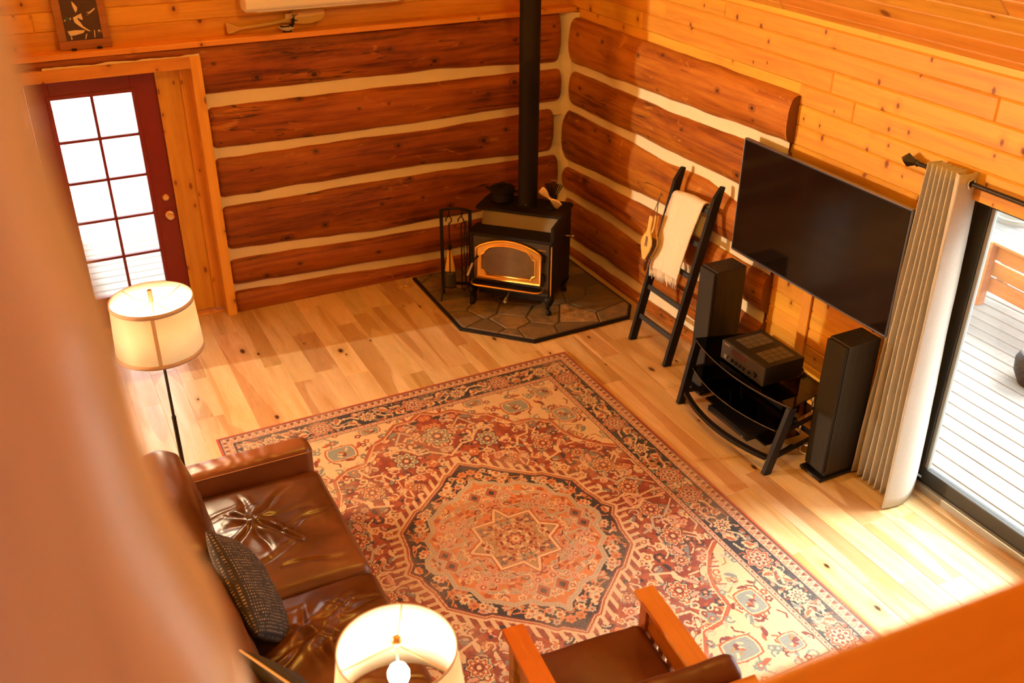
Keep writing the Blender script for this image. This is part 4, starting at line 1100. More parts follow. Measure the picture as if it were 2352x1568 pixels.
# ------------------------------------------------------------------ television
tv = thing('television', 'large black flat screen television mounted on the wall', 'television', (4.40, 4.365, 1.035))
MB().box((.012, -.745, .0), (.035, .745, .815)).build('panel', 'black', tv, bevel=.004)
MB().box((.034, -.45, .12), (.07, .45, .60)).build('rear_housing', 'black', tv, bevel=.01)
MB().box((.07, -.12, .25), (.205, .12, .50)).build('wall_mount', 'black', tv)
MB().box((.0105, -.735, .012), (.0125, .735, .805)).build('screen', 'screen', tv)
bz = MB(); bz.box((.008, -.748, .813), (.036, .748, .822)); bz.box((.008, -.748, -.010), (.036, .748, .002)); bz.box((.008, .744, .0), (.036, .750, .815)); bz.box((.008, -.750, .0), (.036, -.744, .815))
bz.build('bezel', 'bezel', tv, bevel=.002)
MB().box((.012, -.655, -.018), (.03, -.64, -.008)).build('sensor', 'black', tv)
# ------------------------------------------------------------------ tower speakers
def speaker(label, x, y):
    s = thing('tower_speaker', label, 'speaker', (x, y, 0), 0, 'tower speakers beside the television stand')
    MB().box((0.028, -.084, .030), (.285, .084, 1.0)).build('cabinet', BW, s, bevel=.004)
    MB().box((.0, -.082, .060), (.026, .082, .992)).build('front_grille', GR, s, bevel=.008)
    MB().box((-.018, -.098, .010), (.300, .098, .030)).build('plinth', 'black', s, bevel=.003)
    for a in (-.005, .285):
        for b in (-.085, .085): MB().lathe([(.008, 0), (.008, .01)], 8, c=(a, b, 0)).build('spike', 'black', s)
    MB().box((-.0187, -.025, .016), (-.0178, .02, .020)).build('badge', 'chrome', s)
    return s
BW = wood('black_ash_veneer', 2, (.010, .010, .010), (.016, .016, .016), (.026, .025, .024), knots=0, rough=.45, var=.05, grain=60)
GR = plain('speaker_cloth', (.013, .012, .011), .85, 0, 500, .3)
speaker('black tower speaker beside the blanket ladder', 4.075, 4.948)
speaker('black tower speaker beside the curtain', 4.140, 3.735)
# ------------------------------------------------------------------ glass television stand
tsn = thing('television_stand', 'black metal stand with curved smoked glass shelves', 'stand', (3.98, 4.358, 0))
def bow(w, x_side, x_back, bowd, n=18):
    pts = [(x_back, -w*.80), (x_side, -w)]
    for i in range(1, n): t = -1+2*i/n; pts.append((x_side-bowd*(1-t*t), t*w))
    pts += [(x_side, w), (x_back, w*.80)]; return pts
for nm, z, w_, xs_, bd_ in (('top_shelf', .500, .515, -.005, .085), ('middle_shelf', .300, .445, -.05, .080), ):
    o = MB().prism(bow(w_, xs_, .37, bd_), z, z+.008).build(nm, 'smoke', tsn)
    ed = bow(w_, xs_, .37, bd_)[1:-1]
    MB().tube([(x-.001, y, z+.004) for x, y in ed], .0035, 6).build('glass_edge', plain('polished_glass_edge', (.10, .10, .09), .2, .5), o)
fr = MB()
pts = bow(.445, -.09, .35, .085)
for a, b in zip(pts[1:-2], pts[2:-1]): fr.bar((a[0], a[1], .105), (b[0], b[1], .105), .030, .034, (0, 0, 1))
fr.build('front_bar', 'black', tsn)
under = MB(); pts = bow(.46, .02, .35, .07)
for a, b in zip(pts[1:-2], pts[2:-1]): under.bar((a[0], a[1], .485), (b[0], b[1], .485), .020, .03, (0, 0, 1))
under.build('top_bar', 'black', tsn)
for s_ in (-1, 1):
    MB().bar((-.105, .480*s_, 0), (.010, .500*s_, .498), .034, .062).build('leg', 'black', tsn, bevel=.002)
    MB().bar((.36, .40*s_, 0), (.34, .40*s_, .498), .030, .050).build('leg', 'black', tsn, bevel=.002)
    for z in (.105, .290, .480): MB().bar((-.08+(z*.22), .470*s_+.0, z), (.35, .40*s_, z), .030, .014, (0, 0, 1)).build('side_bar', 'black', tsn)
for z in (.12, .48): MB().bar((.35, -.40, z), (.35, .40, z), .034, .014, (0, 0, 1)).build('rear_bar', 'black', tsn)
MB().box((.0, -.33, .095), (.30, .33, .108)).build('lower_shelf', 'smoke', tsn)
# receiver
rc = thing('av_receiver', 'black stereo receiver with a row of knobs on the stand', 'receiver', (3.955, 4.335, .510))
for a in (.04, .30):
    for b in (-.18, .18): MB().lathe([(.020, 0), (.020, .012)], 14, c=(a, b, 0)).build('foot', 'black', rc)
MB().box((.012, -.220, .012), (.335, .220, .150)).build('chassis', plain('receiver_metal', (.020, .018, .017), .45, .3), rc, bevel=.003)
MB().box((.0, -.222, .012), (.013, .222, .148)).build('front_panel', plain('receiver_face', (.055, .048, .043), .38, .5), rc, bevel=.003)
MB().box((-.0015, -.03, .095), (.001, .11, .125)).build('display', plain('display_red_black', (.045, .005, .006), .25), rc)
for k, (y, r, z) in enumerate([(.155, .017, .055), (.095, .012, .048), (.055, .012, .048), (.015, .012, .048), (-.025, .012, .048), (-.075, .013, .048), (-.135, .020, .060)]):
    MB().lathe([(r, 0), (r, .012), (r*.9, .018), (0, .018)], 20, T=Matrix.Translation((0, y, z)) @ Matrix.Rotation(math.radians(-90), 4, 'Y')).build('knob', plain('knob_metal', (.09, .085, .08), .3, .8) if k == 0 else rc_k, rc, smooth=40) if k else None
    if k == 0:
        rc_k = plain('knob_black', (.03, .028, .026), .3, .6)
        MB().lathe([(r, 0), (r, .012), (r*.9, .018), (0, .018)], 20, T=Matrix.Translation((0, y, z)) @ Matrix.Rotation(math.radians(-90), 4, 'Y')).build('knob', plain('knob_metal', (.28, .27, .25), .3, .8), rc, smooth=40)
MB().box((-.0008, .145, .130), (.001, .195, .136)).build('logo', 'chrome', rc)
vm = plain('vent_grey', (.13, .115, .09), .5, .3)
for p0 in (.035, -.175):
    for i in range(4):
        for j in range(3):
            MB().box((.075+.056*i, p0+.048*j, .1495), (.075+.056*i+.051, p0+.048*j+.044, .1512)).build('vent_panel', vm, rc)
# disc player
dp_ = thing('disc_player', 'flat black disc player on the lowest shelf of the stand', 'player', (3.885, 4.315, .110))
MB().box((.0, -.215, .008), (.235, .215, .052)).build('chassis', 'black', dp_, bevel=.003)
MB().box((-.006, -.216, .008), (.002, .216, .050)).build('front_panel', plain('player_face', (.010, .010, .011), .2), dp_)
MB().box((-.007, -.17, .014), (-.005, -.15, .020)).build('badge', 'chrome', dp_)
for a in (.03, .2):
    for b in (-.18, .18): MB().lathe([(.012, -.002), (.012, .01)], 10, c=(a, b, 0)).build('foot', 'black', dp_)
# set-top box on the middle shelf
sb = thing('set_top_box', 'small black box on the smoked glass middle shelf', 'box', (4.12, 4.20, .308))
MB().box((0, -.13, .004), (.16, .13, .055)).build('case', plain('glossy_black', (.008, .008, .008), .15), sb, bevel=.004)
for b in (-.1, .1): MB().box((.01, b-.01, 0), (.15, b+.01, .005)).build('foot', 'black', sb)
# cables
def cable(name, label, pts, r, mat):
    out = []
    P = [Vector(p) for p in pts]; P = [P[0]]+P+[P[-1]]
    for i in range(1, len(P)-2):
        for k in range(8):
            t = k/8; a, b, c, d = P[i-1], P[i], P[i+1], P[i+2]
            out.append(.5*((2*b)+(-a+c)*t+(2*a-5*b+4*c-d)*t*t+(-a+3*b-3*c+d)*t*t*t))
    out.append(P[-2]); return tag(MB().tube(out, r, 7).build(name, mat, smooth=True), label, 'cable')
cable('white_cable', 'tangled white cable on the floor behind the stand', [(4.40, 4.00, .30), (4.36, 3.93, .12), (4.28, 3.90, .02), (4.25, 3.97, .01), (4.33, 4.02, .03), (4.38, 3.95, .10), (4.30, 3.88, .12), (4.27, 3.95, .06), (4.38, 4.05, .01), (4.46, 4.0, .01)], .005, 'white')
cable('cream_cable', 'cream cable looping below the receiver', [(4.32, 4.13, .54), (4.40, 4.09, .44), (4.37, 4.05, .36), (4.33, 4.02, .28), (4.30, 4.05, .16), (4.36, 4.10, .02), (4.46, 4.2, .01)], .006, 'cream')
cable('cream_cable', 'cream cable hanging behind the middle shelf', [(4.30, 4.62, .45), (4.22, 4.60, .33), (4.16, 4.50, .14), (4.26, 4.40, .02), (4.42, 4.36, .01)], .005, 'cream')
cable('black_cable', 'black cable drooping from the right of the receiver', [(4.31, 4.16, .56), (4.37, 4.12, .46), (4.35, 4.09, .36), (4.38, 4.14, .22), (4.36, 4.20, .03), (4.45, 4.3, .01)], .009, 'black')
cable('black_cable', 'black cable hanging from the lower shelf to the floor', [(4.13, 4.0, .30), (4.08, 3.98, .20), (4.05, 3.99, .08), (4.10, 4.02, .01), (4.25, 4.05, .01)], .009, 'black')
# ------------------------------------------------------------------ curtain and rod
cr_ = thing('curtain_rod', 'dark bronze curtain rod with a square finial', 'curtain rod', (4.50, 3.60, 2.085))
MB().tube([(0, .12, 0), (0, -2.3, 0)], .013, 14).build('rod', 'rodblk', cr_, smooth=40)
fin = MB(); 
for (a, ra), (b, rb) in zip([(.12, .016), (.132, .022), (.142, .016), (.20, .042)], [(.132, .022), (.142, .016), (.20, .042), (.245, .003)]):
    fin.add([(ra*c, a, ra*s_) for c, s_ in ((1, 0), (0, 1), (-1, 0), (0, -1))]+[(rb*c, b, rb*s_) for c, s_ in ((1, 0), (0, 1), (-1, 0), (0, -1))], [(i, (i+1) % 4, 4+(i+1) % 4, 4+i) for i in range(4)])
fin.build('finial', 'rodblk', cr_)
MB().tube([(.115, .055, .0), (.0, .055, -.012)], .010, 10).lathe([(.03, 0), (.03, .012), (.02, .016)], 16, T=Matrix.Translation((.118, .055, 0)) @ Matrix.Rotation(math.radians(-90), 4, 'Y')).build('bracket', 'rodblk', cr_, smooth=40)
MB().tube([(.0, .055, -.018), (.016, .055, 0), (.0, .055, .018), (-.016, .055, 0), (0, .055, -.018)], .006, 8).build('bracket_ring', 'rodblk', cr_, smooth=True)
cu = thing('curtain', 'grey linen curtain panel gathered beside the sliding door', 'curtain', (4.50, 3.45, 0))
NP = 7
def fcu(u, v):
    z = .015+2.125*v
    ph = u*NP*2*math.pi
    w0 = 1-v
    amp = .048+.026*w0
    yl = .155+.03*w0; yr = -.075-.10*w0
    y = yl+(yr-yl)*(u**(1.0+.0*w0)); 
    # last fold is a broad panel facing the room
    x = -.020-.02*w0-amp*math.cos(ph)+.012*w0*math.sin(ph*.5+v*3)
    if u > .86:
        k = (u-.86)/.14; kk = k*k*(3-2*k)
        xa = -.020-.02*w0-amp*math.cos(.86*NP*2*math.pi); xb0 = -.085-.14*w0; xb1 = .085+.025*w0
        x = (xa*(1-min(1, k*2.5))+xb0*min(1, k*2.5)) if k < .4 else xb0+(xb1-xb0)*((k-.4)/.6)
        y = (yl+(yr-yl)*.86)*(1-min(1, k*2.5))+(yr-.02*w0)*min(1, k*2.5) if k < .4 else yr-.02*w0+(.012+.03*w0)*math.sin((k-.4)/.6*math.pi)*(-1)+.05*((k-.4)/.6)*w0
    x += .006*fbm((u*4, v*3, 2))*(1+w0)
    return (x, y, z)
MB().grid(190, 36, fcu).build('fabric', 'curtain', cu, smooth=True, solid=.003)
gm = MB(); ring = [Vector((.026*math.cos(a), 0, .026*math.sin(a))) for a in [2*math.pi*k/20 for k in range(21)]]
gm.tube([p+Vector((.0, -.098, 2.085)) for p in ring], .006, 8); gm.build('grommet', 'chrome', cu, smooth=True)
for k in range(5):
    y = .13-.045*k; MB().tube([p+Vector((0, y, 2.085)) for p in ring], .005, 6).build('grommet', 'chrome', cu, smooth=True)
# ------------------------------------------------------------------ sofa
so = thing('leather_sofa', 'worn brown leather sofa with two pulled seat cushions', 'sofa', (0, 0, 0))
soft_box((1.06, 2.05, .26), .03, 30).build('base_frame', 'leather', so, smooth=True, loc=(.56, 3.66, .165))
def arm(y0):
    def f(P, n_, p):
        k = (1-abs(p[1]))
        return P+Vector((0, 0, .004*noise.noise(Vector((P.x*5, P.y*3, P.z*4)))+(.0022*math.sin(P.x*82+3*fbm((P.x*6, P.y*9, 0)))*max(0, n_.z) if P.x < .25 else 0)))
    return soft_box((.86, .165, .60), .055, 70, f).build('arm', 'leatherarm', so, smooth=True, loc=(.665, y0, .315))
a1 = arm(4.725); arm(2.66)
MB().tube([(.26, 4.644, .585), (.6, 4.643, .583), (1.05, 4.643, .580), (1.09, 4.66, .575)], .004, 6).build('arm_seam', plain('leather_seam', (.30, .13, .045), .5), so)
def cushion(y0, sy, seed, sx=.82):
    rg = random.Random(seed*7+1); lines = []
    hub = (-.06, .10) if seed < 2 else (-.02, .12)
    for k in range(8):
        a0 = k/8*2*math.pi+rg.uniform(-.3, .3); L = rg.uniform(.14, .34); r0 = rg.uniform(.0, .05)
        lines.append((hub[0]+r0*math.cos(a0), hub[1]+r0*math.sin(a0), hub[0]+L*math.cos(a0+.12), hub[1]+L*math.sin(a0+.12), rg.uniform(.010, .018), rg.uniform(.008, .016)))
    for k in range(11):
        cx_, cy_ = rg.uniform(-.30, .30), rg.uniform(-.42, .42); a0 = rg.gauss(.15, .55); L = rg.uniform(.07, .20)
        lines.append((cx_-L*math.cos(a0), cy_-L*math.sin(a0), cx_+L*math.cos(a0), cy_+L*math.sin(a0), rg.uniform(.008, .015), rg.uniform(.004, .009)))
    def f(P, n_, p):
        if n_.z > .2:
            z = .040*(1-p[0]**4)*(1-p[1]**4)
            wx = P.x+.03*noise.noise(Vector((P.x*7, P.y*7, seed))); wy = P.y+.03*noise.noise(Vector((P.x*7, P.y*7, seed+9)))
            for x0, y0_, x1, y1, w_, A in lines:
                ex, ey = x1-x0, y1-y0_; t = max(0, min(1, ((wx-x0)*ex+(wy-y0_)*ey)/(ex*ex+ey*ey))); d = math.hypot(wx-x0-ex*t, wy-y0_-ey*t)
                fade = math.sin(math.pi*min(1, max(0, .15+.85*t)))**.5 if t < 1 else .3
                z += A*fade*(-math.exp(-(d/w_)**2)+.75*math.exp(-((d-w_*2.2)/(w_*1.6))**2))
            z += .010*noise.noise(Vector((P.x*3.5, P.y*3.5, seed*2)))+.004*noise.noise(Vector((P.x*11, P.y*8, seed*3)))
            P = P+Vector((0, 0, z*n_.z))
        else: P = P+n_*.004*noise.noise(Vector((P.x*4, P.y*4, P.z*4+seed)))
        return P
    return soft_box((sx, sy, .19), .05, 130, f).build('seat_cushion', 'leather', so, smooth=True, loc=(1.105-sx/2, y0, .375))
c1 = cushion(4.170, .945, 1); c2 = cushion(3.215, .945, 2)
c1['label'] = 'creased brown leather seat cushion'
for y0, sd_ in ((4.15, 5), (3.20, 6)):
    def f(P, n_, p, sd_=sd_):
        return P+n_*(.020*(1-p[1]**4)*(1-p[2]**2)+.008*noise.noise(Vector((P.x*4, P.y*4, P.z*4+sd_)))+.008*(1-abs(noise.noise(Vector((P.x*8, P.y*4, P.z*10+sd_)))))**4)
    o = soft_box((.26, .97, .48), .11, 50, f); Rm = Matrix.Translation((.255, y0, .66)) @ Matrix.Rotation(math.radians(-12), 4, 'Y'); o.v = [tuple(Rm @ Vector(p)) for p in o.v]
    o.build('back_cushion', 'leather', so, smooth=True)
soft_box((.20, 2.05, .52), .07, 40, lambda P, n_, p: P+n_*.01*fbm((P.x*4, P.y*4, P.z*4))).build('backrest', 'leather', so, smooth=True, loc=(.07, 3.66, .50))
for x in (.2, 1.0):
    for y in (2.72, 4.62): MB().box((x-.03, y-.03, .012), (x+.03, y+.03, .05)).build('foot', 'blackwood', so)
# pillows
def pillow(name, label, loc, rot, size, mat, seed, pipe=False):
    t_ = thing(name, label, 'pillow', loc); t_.rotation_euler = rot
    w_, h_, d_ = size; m = MB(); n = 30; vs = []
    def surf(u, v, sg):
        a, b = 2*u-1, 2*v-1
        k = (max(0, 1-a*a)*max(0, 1-b*b))**.42
        pinch = 1-.07*(1-abs(a))*(b*b)-.0; pinch2 = 1-.07*(1-abs(b))*(a*a)
        x = sg*d_/2*k+.012*fbm((a*2.3+seed, b*2.3, sg*2))*k
        return (x, a*w_/2*pinch, b*h_/2*pinch2)
    m.grid(n, n, lambda u, v: surf(u, v, 1)); m.grid(n, n, lambda u, v: surf(u, v, -1))
    o = m.build('cover', mat, t_, smooth=True)
    bm = bmesh.new(); bm.from_mesh(o.data); bmesh.ops.remove_doubles(bm, verts=bm.verts, dist=1e-4); bm.to_mesh(o.data); bm.free()
    if pipe:
        ed = [surf(i/24, 0, 1) for i in range(25)]+[surf(1, i/24, 1) for i in range(25)]+[surf(1-i/24, 1, 1) for i in range(25)]+[surf(0, 1-i/24, 1) for i in range(25)]
        MB().tube(ed, .006, 7).build('piping', 'piping', t_, smooth=True)
    return t_
R_ = math.radians
pillow('throw_pillow', 'grey tweed pillow leaning on the sofa back', (.475, 3.56, .685), (R_(32), R_(-24), R_(-4)), (.54, .50, .17), 'tweed', 1)
pillow('throw_pillow', 'dark velvet pillow with gold piping at the bottom edge', (.475, 2.83, .675), (0, R_(-14), R_(27)), (.46, .44, .17), 'velvet', 4, True)
# ------------------------------------------------------------------ armchair
ch = thing('armchair', 'cherry wood mission armchair with brown leather cushions', 'armchair', (1.787, 2.48, .011), R_(-5))
for s_ in (-1, 1):
    a = MB().box((s_*.336-.052, -.42, .585), (s_*.336+.052, .365, .612)).build('arm', 'chairwood', ch, bevel=.004)
    MB().box((s_*.336-.030, .275, .0), (s_*.336+.030, .335, .585)).build('leg', 'chairwood', ch, bevel=.004)
    MB().box((s_*.336-.030, -.36, .0), (s_*.336+.030, -.30, .585)).build('leg', 'chairwood', ch, bevel=.004)
    MB().box((s_*.336-.014, -.30, .415), (s_*.336+.014, .275, .580)).build('upper_side_rail', 'chairwood', ch, bevel=.003)
    MB().box((s_*.336-.014, -.30, .14), (s_*.336+.014, .275, .22)).build('lower_side_rail', 'chairwood', ch, bevel=.003)
    for k in range(7):
        y = -.255+k*.078; MB().box((s_*.336-.009, y, .22), (s_*.336+.009, y+.040, .415)).build('side_slat', 'chairwood', ch, bevel=.002)
MB().box((-.321, .285, .22), (.321, .312, .315)).build('front_apron', 'chairwoodx', ch, bevel=.003)
MB().box((-.321, -.34, .22), (.321, -.315, .30)).build('rear_apron', 'chairwoodx', ch, bevel=.003)
MB().box((-.321, -.31, .285), (.321, .285, .310)).build('seat_deck', 'chairwoodx', ch)
soft_box((.630, .64, .13), .045, 40, lambda P, n_, p: P+Vector((0, 0, (.020*(1-p[0]**4)*(1-p[1]**4)+.006*math.sin(P.x*16+P.y*5)*(1-p[1]**2)+.008*fbm((P.x*4, P.y*2, 3)))*max(0, n_.z)))).build('seat_cushion', 'chairleather', ch, smooth=True, loc=(0, .015, .375))
BK = Matrix.Translation((0, -.275, .40)) @ Matrix.Rotation(R_(18), 4, 'X')
bk = soft_box((.575, .13, .58), .045, 36, lambda P, n_, p: P+n_*.006*fbm((P.x*4, P.y*4, P.z*4))); bk.v = [tuple(BK @ (Vector(p)+Vector((0, 0, .30)))) for p in bk.v]; bk.build('back_cushion', 'chairleather', ch, smooth=True)
MB().box((-.300, -.112, .53), (.300, -.067, .622), BK).build('top_rail', 'chairwoodx', ch, bevel=.004)
for s_ in (-1, 1): MB().box((s_*.282-.018, -.110, -.08), (s_*.282+.018, -.067, .53), BK).build('back_post', 'chairwood', ch, bevel=.003)
for k in range(5): MB().box((-.225+k*.10, -.098, .0), (-.180+k*.10, -.080, .53), BK).build('back_slat', 'chairwood', ch, bevel=.002)
# ------------------------------------------------------------------ lamps
def lamp_shade(parent, rt, rb, z0, z1, trim=.014, seam=True, seamang=0):
    n = 56
    sh = MB().lathe([(rb, z0), (rt, z1)], n, cap=False).build('lamp_shade', 'shade', parent, smooth=True, solid=.002)
    MB().lathe([(rb+.002, z0-.002), (rb+.002+(rt-rb)*trim/(z1-z0), z0+trim)], n, cap=False).build('shade_trim', 'shadetrim', sh, smooth=True, solid=.004)
    MB().lathe([(rt+.002-(rt-rb)*trim/(z1-z0), z1-trim), (rt+.002, z1+.002)], n, cap=False).build('shade_trim', 'shadetrim', sh, smooth=True, solid=.004)
    if seam:
        a = seamang; w_ = .010
        MB().add([((rb+.003)*math.cos(a-w_/rb), (rb+.003)*math.sin(a-w_/rb), z0), ((rb+.003)*math.cos(a+w_/rb), (rb+.003)*math.sin(a+w_/rb), z0), ((rt+.003)*math.cos(a+w_/rt), (rt+.003)*math.sin(a+w_/rt), z1), ((rt+.003)*math.cos(a-w_/rt), (rt+.003)*math.sin(a-w_/rt), z1)], [(0, 1, 2, 3)]).build('shade_seam', 'shadetrim', sh)
    return sh
l1 = thing('floor_lamp', 'lit floor lamp with a cream drum shade behind the sofa', 'lamp', (.424, 5.235, 0))
MB().lathe([(0, 0), (.14, 0), (.145, .008), (.13, .022), (.02, .03), (0, .03)], 36).build('base', 'rodblk', l1, smooth=40)
MB().tube([(0, 0, .03), (0, 0, .66)], .013, 14).build('lower_pole', 'rodblk', l1, smooth=40)
MB().tube([(0, 0, .66), (0, 0, 1.20)], .009, 14).lathe([(.014, .65), (.014, .665)], 14).build('upper_pole', 'rodblk', l1, smooth=40)
lamp_shade(l1, .222, .240, 1.125, 1.447, .022, True, R_(-98))
MB().tube([(0, 0, 1.20), (0, 0, 1.435)], .005, 8).lathe([(.006, 1.425), (.013, 1.43), (.013, 1.50), (.006, 1.505)], 14).build('finial', plain('lamp_nickel', (.55, .42, .25), .35, .9), l1, smooth=40)
for k in range(4):
    a = R_(35+90*k); MB().tube([(.006*math.cos(a), .006*math.sin(a), 1.425), (.13*math.cos(a), .13*math.sin(a), 1.410), (.222*math.cos(a), .222*math.sin(a), 1.440)], .0022, 6).build('spider_arm', 'brassb', l1)
for k in range(2):
    a = R_(80+180*k); q = (.055*math.cos(a), .055*math.sin(a), 1.24)
    MB().lathe([(0, -.035), (.02, -.03), (.032, .0), (.022, .026), (0, .032)], 18, c=q).build('bulb', 'bulb', l1, smooth=True)
    MB().tube([(0, 0, 1.19), (q[0], q[1], 1.19), (q[0], q[1], 1.21)], .010, 8).build('socket', 'brassb', l1)
et = thing('end_table', 'dark wooden end table under the front lamp', 'table', (.75, 2.26, .0105))
MB().box((-.27, -.25, .52), (.27, .25, .55)).build('table_top', 'blackwood', et, bevel=.004)
for a in (-.23, .23):
    for b in (-.21, .21): MB().box((a-.022, b-.022, 0), (a+.022, b+.022, .52)).build('leg', 'blackwood', et)
l2 = thing('table_lamp', 'lit table lamp with cream shade at the bottom edge', 'lamp', (.752, 2.314, .561))
MB().lathe([(0, 0), (.09, 0), (.09, .015), (.04, .03), (.03, .05), (.075, .12), (.085, .2), (.06, .29), (.018, .34), (.014, .44), (0, .44)], 32).build('lamp_base', 'rodblk', l2, smooth=40)
lamp_shade(l2, .203, .245, .46, .80, .006, False)
LZ = .80
MB().tube([(0, 0, .715), (0, 0, .815)], .004, 8).build('stem', 'brassb', l2)
for k in range(3):
    a = R_(64+120*k); MB().tube([(0, 0, .812), (.203*math.cos(a), .203*math.sin(a), .797)], .0028, 6).build('spider_arm', 'brassb', l2)
MB().lathe([(0, .815), (.012, .817), (.019, .828), (.019, .838), (.010, .850), (0, .852)], 20).build('finial', 'brassb', l2, smooth=True)
MB().lathe([(0, .615), (.018, .618), (.026, .63), (.037, .66), (.038, .68), (.030, .70), (.015, .712), (0, .715)], 24).build('bulb', 'bulb2', l2, smooth=True)
MB().tube([(0, 0, .44), (0, 0, .62)], .014, 12).build('socket', 'brassb', l2)
# ------------------------------------------------------------------ things on the ledge and upper wall
ac = thing('air_conditioner', 'white wall mounted air conditioner above the ledge', 'air conditioner', (2.32, 7.84, 2.465))
prof = [(0, .03), (0, .36), (-.17, .36), (-.21, .33), (-.225, .20), (-.222, .08), (-.205, .028), (-.16, .0), (-.03, .0)]
Tp = Matrix(((0, 0, 1, 0), (1, 0, 0, 0), (0, 1, 0, 0), (0, 0, 0, 1)))
MB().prism(prof, -.655, .655, Tp).build('housing', 'white', ac, bevel=.012, seg=3)
MB().box((-.57, -.165, -.004), (.57, -.06, .003)).build('louvre', plain('ac_louvre', (.70, .68, .64), .4), ac)
MB().box((-.50, -.2075, .035), (-.485, -.2050, .050)).build('logo', plain('ac_logo_grey', (.35, .34, .33), .5), ac)
lg = MB()
for k in range(7): lg.box((-.535+.009*k-.03, -.2085, .038), (-.535+.009*k-.024, -.2055, .046))
lg.build('lettering', plain('ac_letter_grey', (.40, .38, .36), .5), ac)
pf = thing('framed_picture', 'framed flying mallard picture standing on the ledge', 'picture', (.528, 7.775, 2.289)); pf.rotation_euler = (R_(-5), 0, 0)
W_, H_ = .176, .40
MB().box((-W_, 0, 0), (W_, .022, .062)).build('frame_rail', 'picframe', pf, bevel=.004)
MB().box((-W_, 0, H_-.055), (W_, .022, H_)).build('frame_rail', 'picframe', pf, bevel=.004)
for s_ in (-1, 1): MB().box((min(s_*W_, s_*(W_-.055)), 0, .062), (max(s_*W_, s_*(W_-.055)), .022, H_-.055)).build('frame_rail', 'picframe', pf, bevel=.004)
pn = MB().box((-W_+.05, .008, .055), (W_-.05, .016, H_-.05)).build('panel', 'picpanel', pf)
def inlay(name, pts, mat): # pts in picture crop pixels
    m = MB(); P = [((x-445)/445*.252, (515-y)/480*.272+.062) for x, y in pts]
    T_ = Matrix(((1, 0, 0, 0), (0, 0, -1, .0085), (0, 1, 0, 0), (0, 0, 0, 1))); m.prism(P, 0, .003, T_); return m.build(name, mat, pn)
inlay('wing', [(377, 45), (405, 80), (428, 120), (425, 150), (400, 185), (385, 140), (375, 90)], 'ivory')
inlay('body', [(355, 240), (395, 222), (460, 195), (468, 275), (430, 262), (415, 240), (405, 262), (430, 300), (455, 350), (500, 390), (535, 415), (505, 415), (450, 375), (400, 335), (365, 300)], 'ivory')
inlay('tail', [(515, 190), (560, 185), (630, 140), (630, 158), (570, 200), (515, 230), (555, 200)], 'ivory')
inlay('head', [(255, 240), (275, 228), (310, 235), (320, 255), (295, 265), (262, 262)], 'green')
inlay('bill', [(240, 275), (255, 255), (268, 262), (262, 276)], 'ivory')
inlay('collar', [(315, 240), (332, 240), (326, 265), (315, 262)], 'ivory')
inlay('reed', [(262, 395), (360, 390), (470, 400), (440, 430), (340, 450), (285, 455), (270, 430)], 'ivory')
for pts in ([(285, 500), (290, 450), (300, 470), (300, 500)], [(450, 505), (470, 445), (485, 445), (460, 505)], [(562, 495), (570, 410), (582, 405), (572, 495)], [(615, 410), (640, 405), (700, 490), (690, 492), (640, 418), (622, 440)], [(655, 385), (668, 388), (718, 480), (708, 485)]): inlay('reed', pts, 'ivory')
for x in (-.085, .085): MB().box((x-.016, -.03, -.001), (x+.016, .03, .012)).build('easel_foot', 'blackwood', pf)
pdl = thing('canoe_paddle', 'wooden canoe paddle lying along the ledge', 'paddle', (1.55, 7.80, 2.293), 0); 
pdl.rotation_euler = (R_(-14), R_(-2.0), 0)
sh_ = [(0, .070), (.010, .075), (.035, .068), (.06, .050), (.10, .040), (.30, .046), (.42, .052), (.47, .075), (.52, .115), (.58, .140), (.66, .150), (.73, .143), (.765, .12), (.772, .08), (.765, .035), (.73, .010), (.66, -.002), (.58, -.002), (.52, .010), (.47, .022), (.42, .026), (.30, .018), (.10, .012), (.06, .004), (.035, -.004), (.010, -.008), (0, -.004)]
T_ = Matrix(((1, 0, 0, 0), (0, 0, -1, 0), (0, 1, 0, .01), (0, 0, 0, 1)))
MB().prism(sh_, -.010, .010, T_).build('shaft_and_blade', 'paddle', pdl, bevel=.006)
MB().prism([(.45, .088), (.62, .093), (.764, .090), (.768, .058), (.62, .052), (.45, .050)], .0102, .0112, T_).build('pale_stripe', 'paddle2', pdl)
MB().box((-.012, -.013, .002), (.006, .013, .088)).build('grip', 'paddle', pdl, bevel=.004)
dk = thing('duck_figurine', 'small black and white duck figurine on the ledge by the paddle', 'figurine', (1.985, 7.735, 2.289))
def fd(u, v):
    a = u*2*math.pi; t = v; r = .026*math.sin(math.pi*min(1, max(.02, t)))**.6; x = -.065+.12*t
    return (x, r*math.cos(a), .026+r*.9*math.sin(a)+.012*(1-t)**3)
MB().grid(18, 14, fd).build('body', plain('duck_white', (.45, .42, .36), .5, 0, 20, .1, .3), dk, smooth=True)
MB().tube([(.030, 0, .040), (.050, 0, .060), (.052, 0, .075)], [.017, .013, .010], 10).lathe([(0, -.016), (.013, -.010), (.016, 0), (.012, .010), (0, .015)], 14, c=(.052, 0, .083)).build('head', 'black', dk, smooth=True)
MB().tube([(.062, 0, .082), (.088, 0, .076)], [.006, .003], 8).build('bill', 'black', dk)
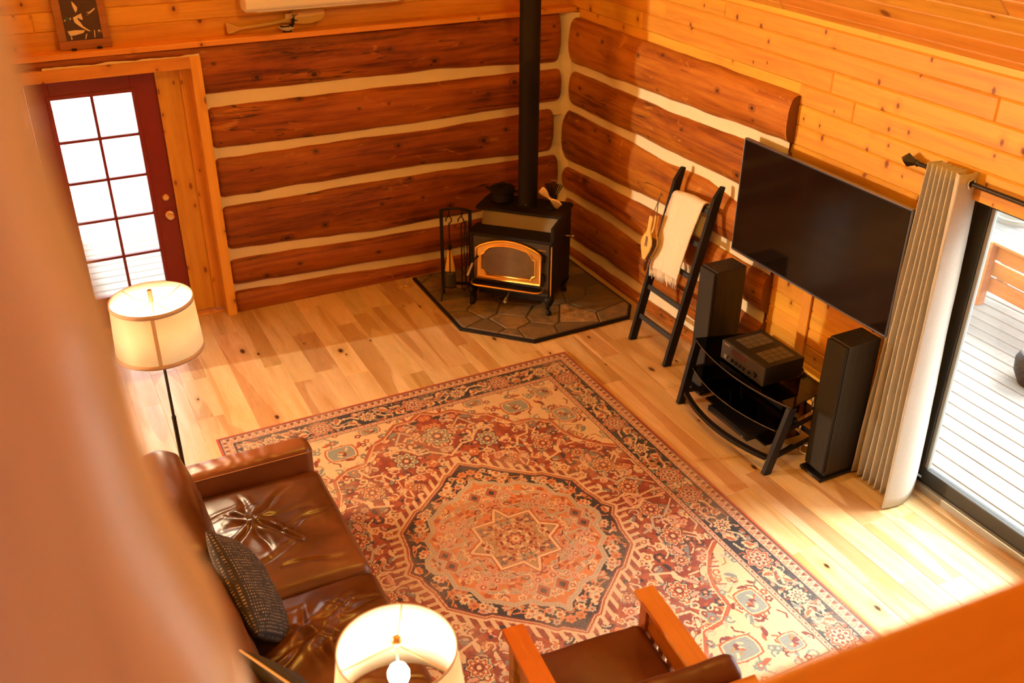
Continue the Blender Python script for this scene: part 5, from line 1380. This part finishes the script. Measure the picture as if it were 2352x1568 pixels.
MB().box((-.055, -.028, .040), (.02, .028, .048)).build('wing', 'black', dk, bevel=.004)
MB().box((-.03, -.015, .0), (.03, .015, .012)).build('base', 'blackwood', dk)
fe = MB()
for k in range(12):
    a = 2*math.pi*k/12; fe.tube([(.055, .0, .082), (.060+.012*math.cos(a), .012*math.sin(a), .115), (.075+.022*math.cos(a), .026*math.sin(a), .128)], .0012, 4)
fe.build('crest', 'black', dk)
# ------------------------------------------------------------------ things on the deck
bn = thing('deck_bench', 'cedar slatted bench standing on the deck outside', 'bench', (7.42, 5.18, -.12), R_(-4))
for y in (0, -1.7): MB().box((-.045, y-.045, 0), (.045, y+.045, .62)).build('post', 'bench', bn, bevel=.004)
for k in range(3): MB().box((.045, -2.1, .13+.155*k), (.072, .32, .265+.155*k)).build('slat', 'bench', bn, bevel=.003)
MB().box((-.03, -2.1, .60), (.09, .32, .625)).build('top_rail', 'bench', bn, bevel=.003)
MB().box((-.5, -2.1, .0), (-.46, -2.02, .40)).build('post', 'bench', bn)
for k in range(4): MB().box((.12+.11*k, -2.1, .40), (.22+.11*k, .32, .43)).build('seat_slat', 'bench', bn, bevel=.003)
for y in (.2, -1.9): MB().box((.48, y-.04, 0), (.55, y+.04, .40)).build('leg', 'bench', bn)
pt_ = thing('planter_pot', 'grey metal planter pot far back on the deck', 'planter', (9.45, 6.40, -.12))
MB().lathe([(0, 0), (.20, 0), (.205, .02), (.255, .42), (.27, .43), (.255, .44), (.24, .40), (0, .38)], 30).build('pot', 'galv', pt_, smooth=40)
MB().lathe([(.213, .05), (.222, .06), (.213, .07)], 30).build('rim_band', 'galv', pt_, smooth=True)
bg_ = thing('black_planter', 'black round planter at the right edge of the deck', 'planter', (6.66, 3.98, -.12))
MB().lathe([(0, 0), (.12, 0), (.17, .10), (.18, .2), (.15, .26), (.13, .25), (0, .24)], 28).build('pot', 'black', bg_, smooth=40)
MB().lathe([(0, .235), (.10, .25), (.06, .29), (0, .30)], 20).build('soil', 'grout', bg_, smooth=True)
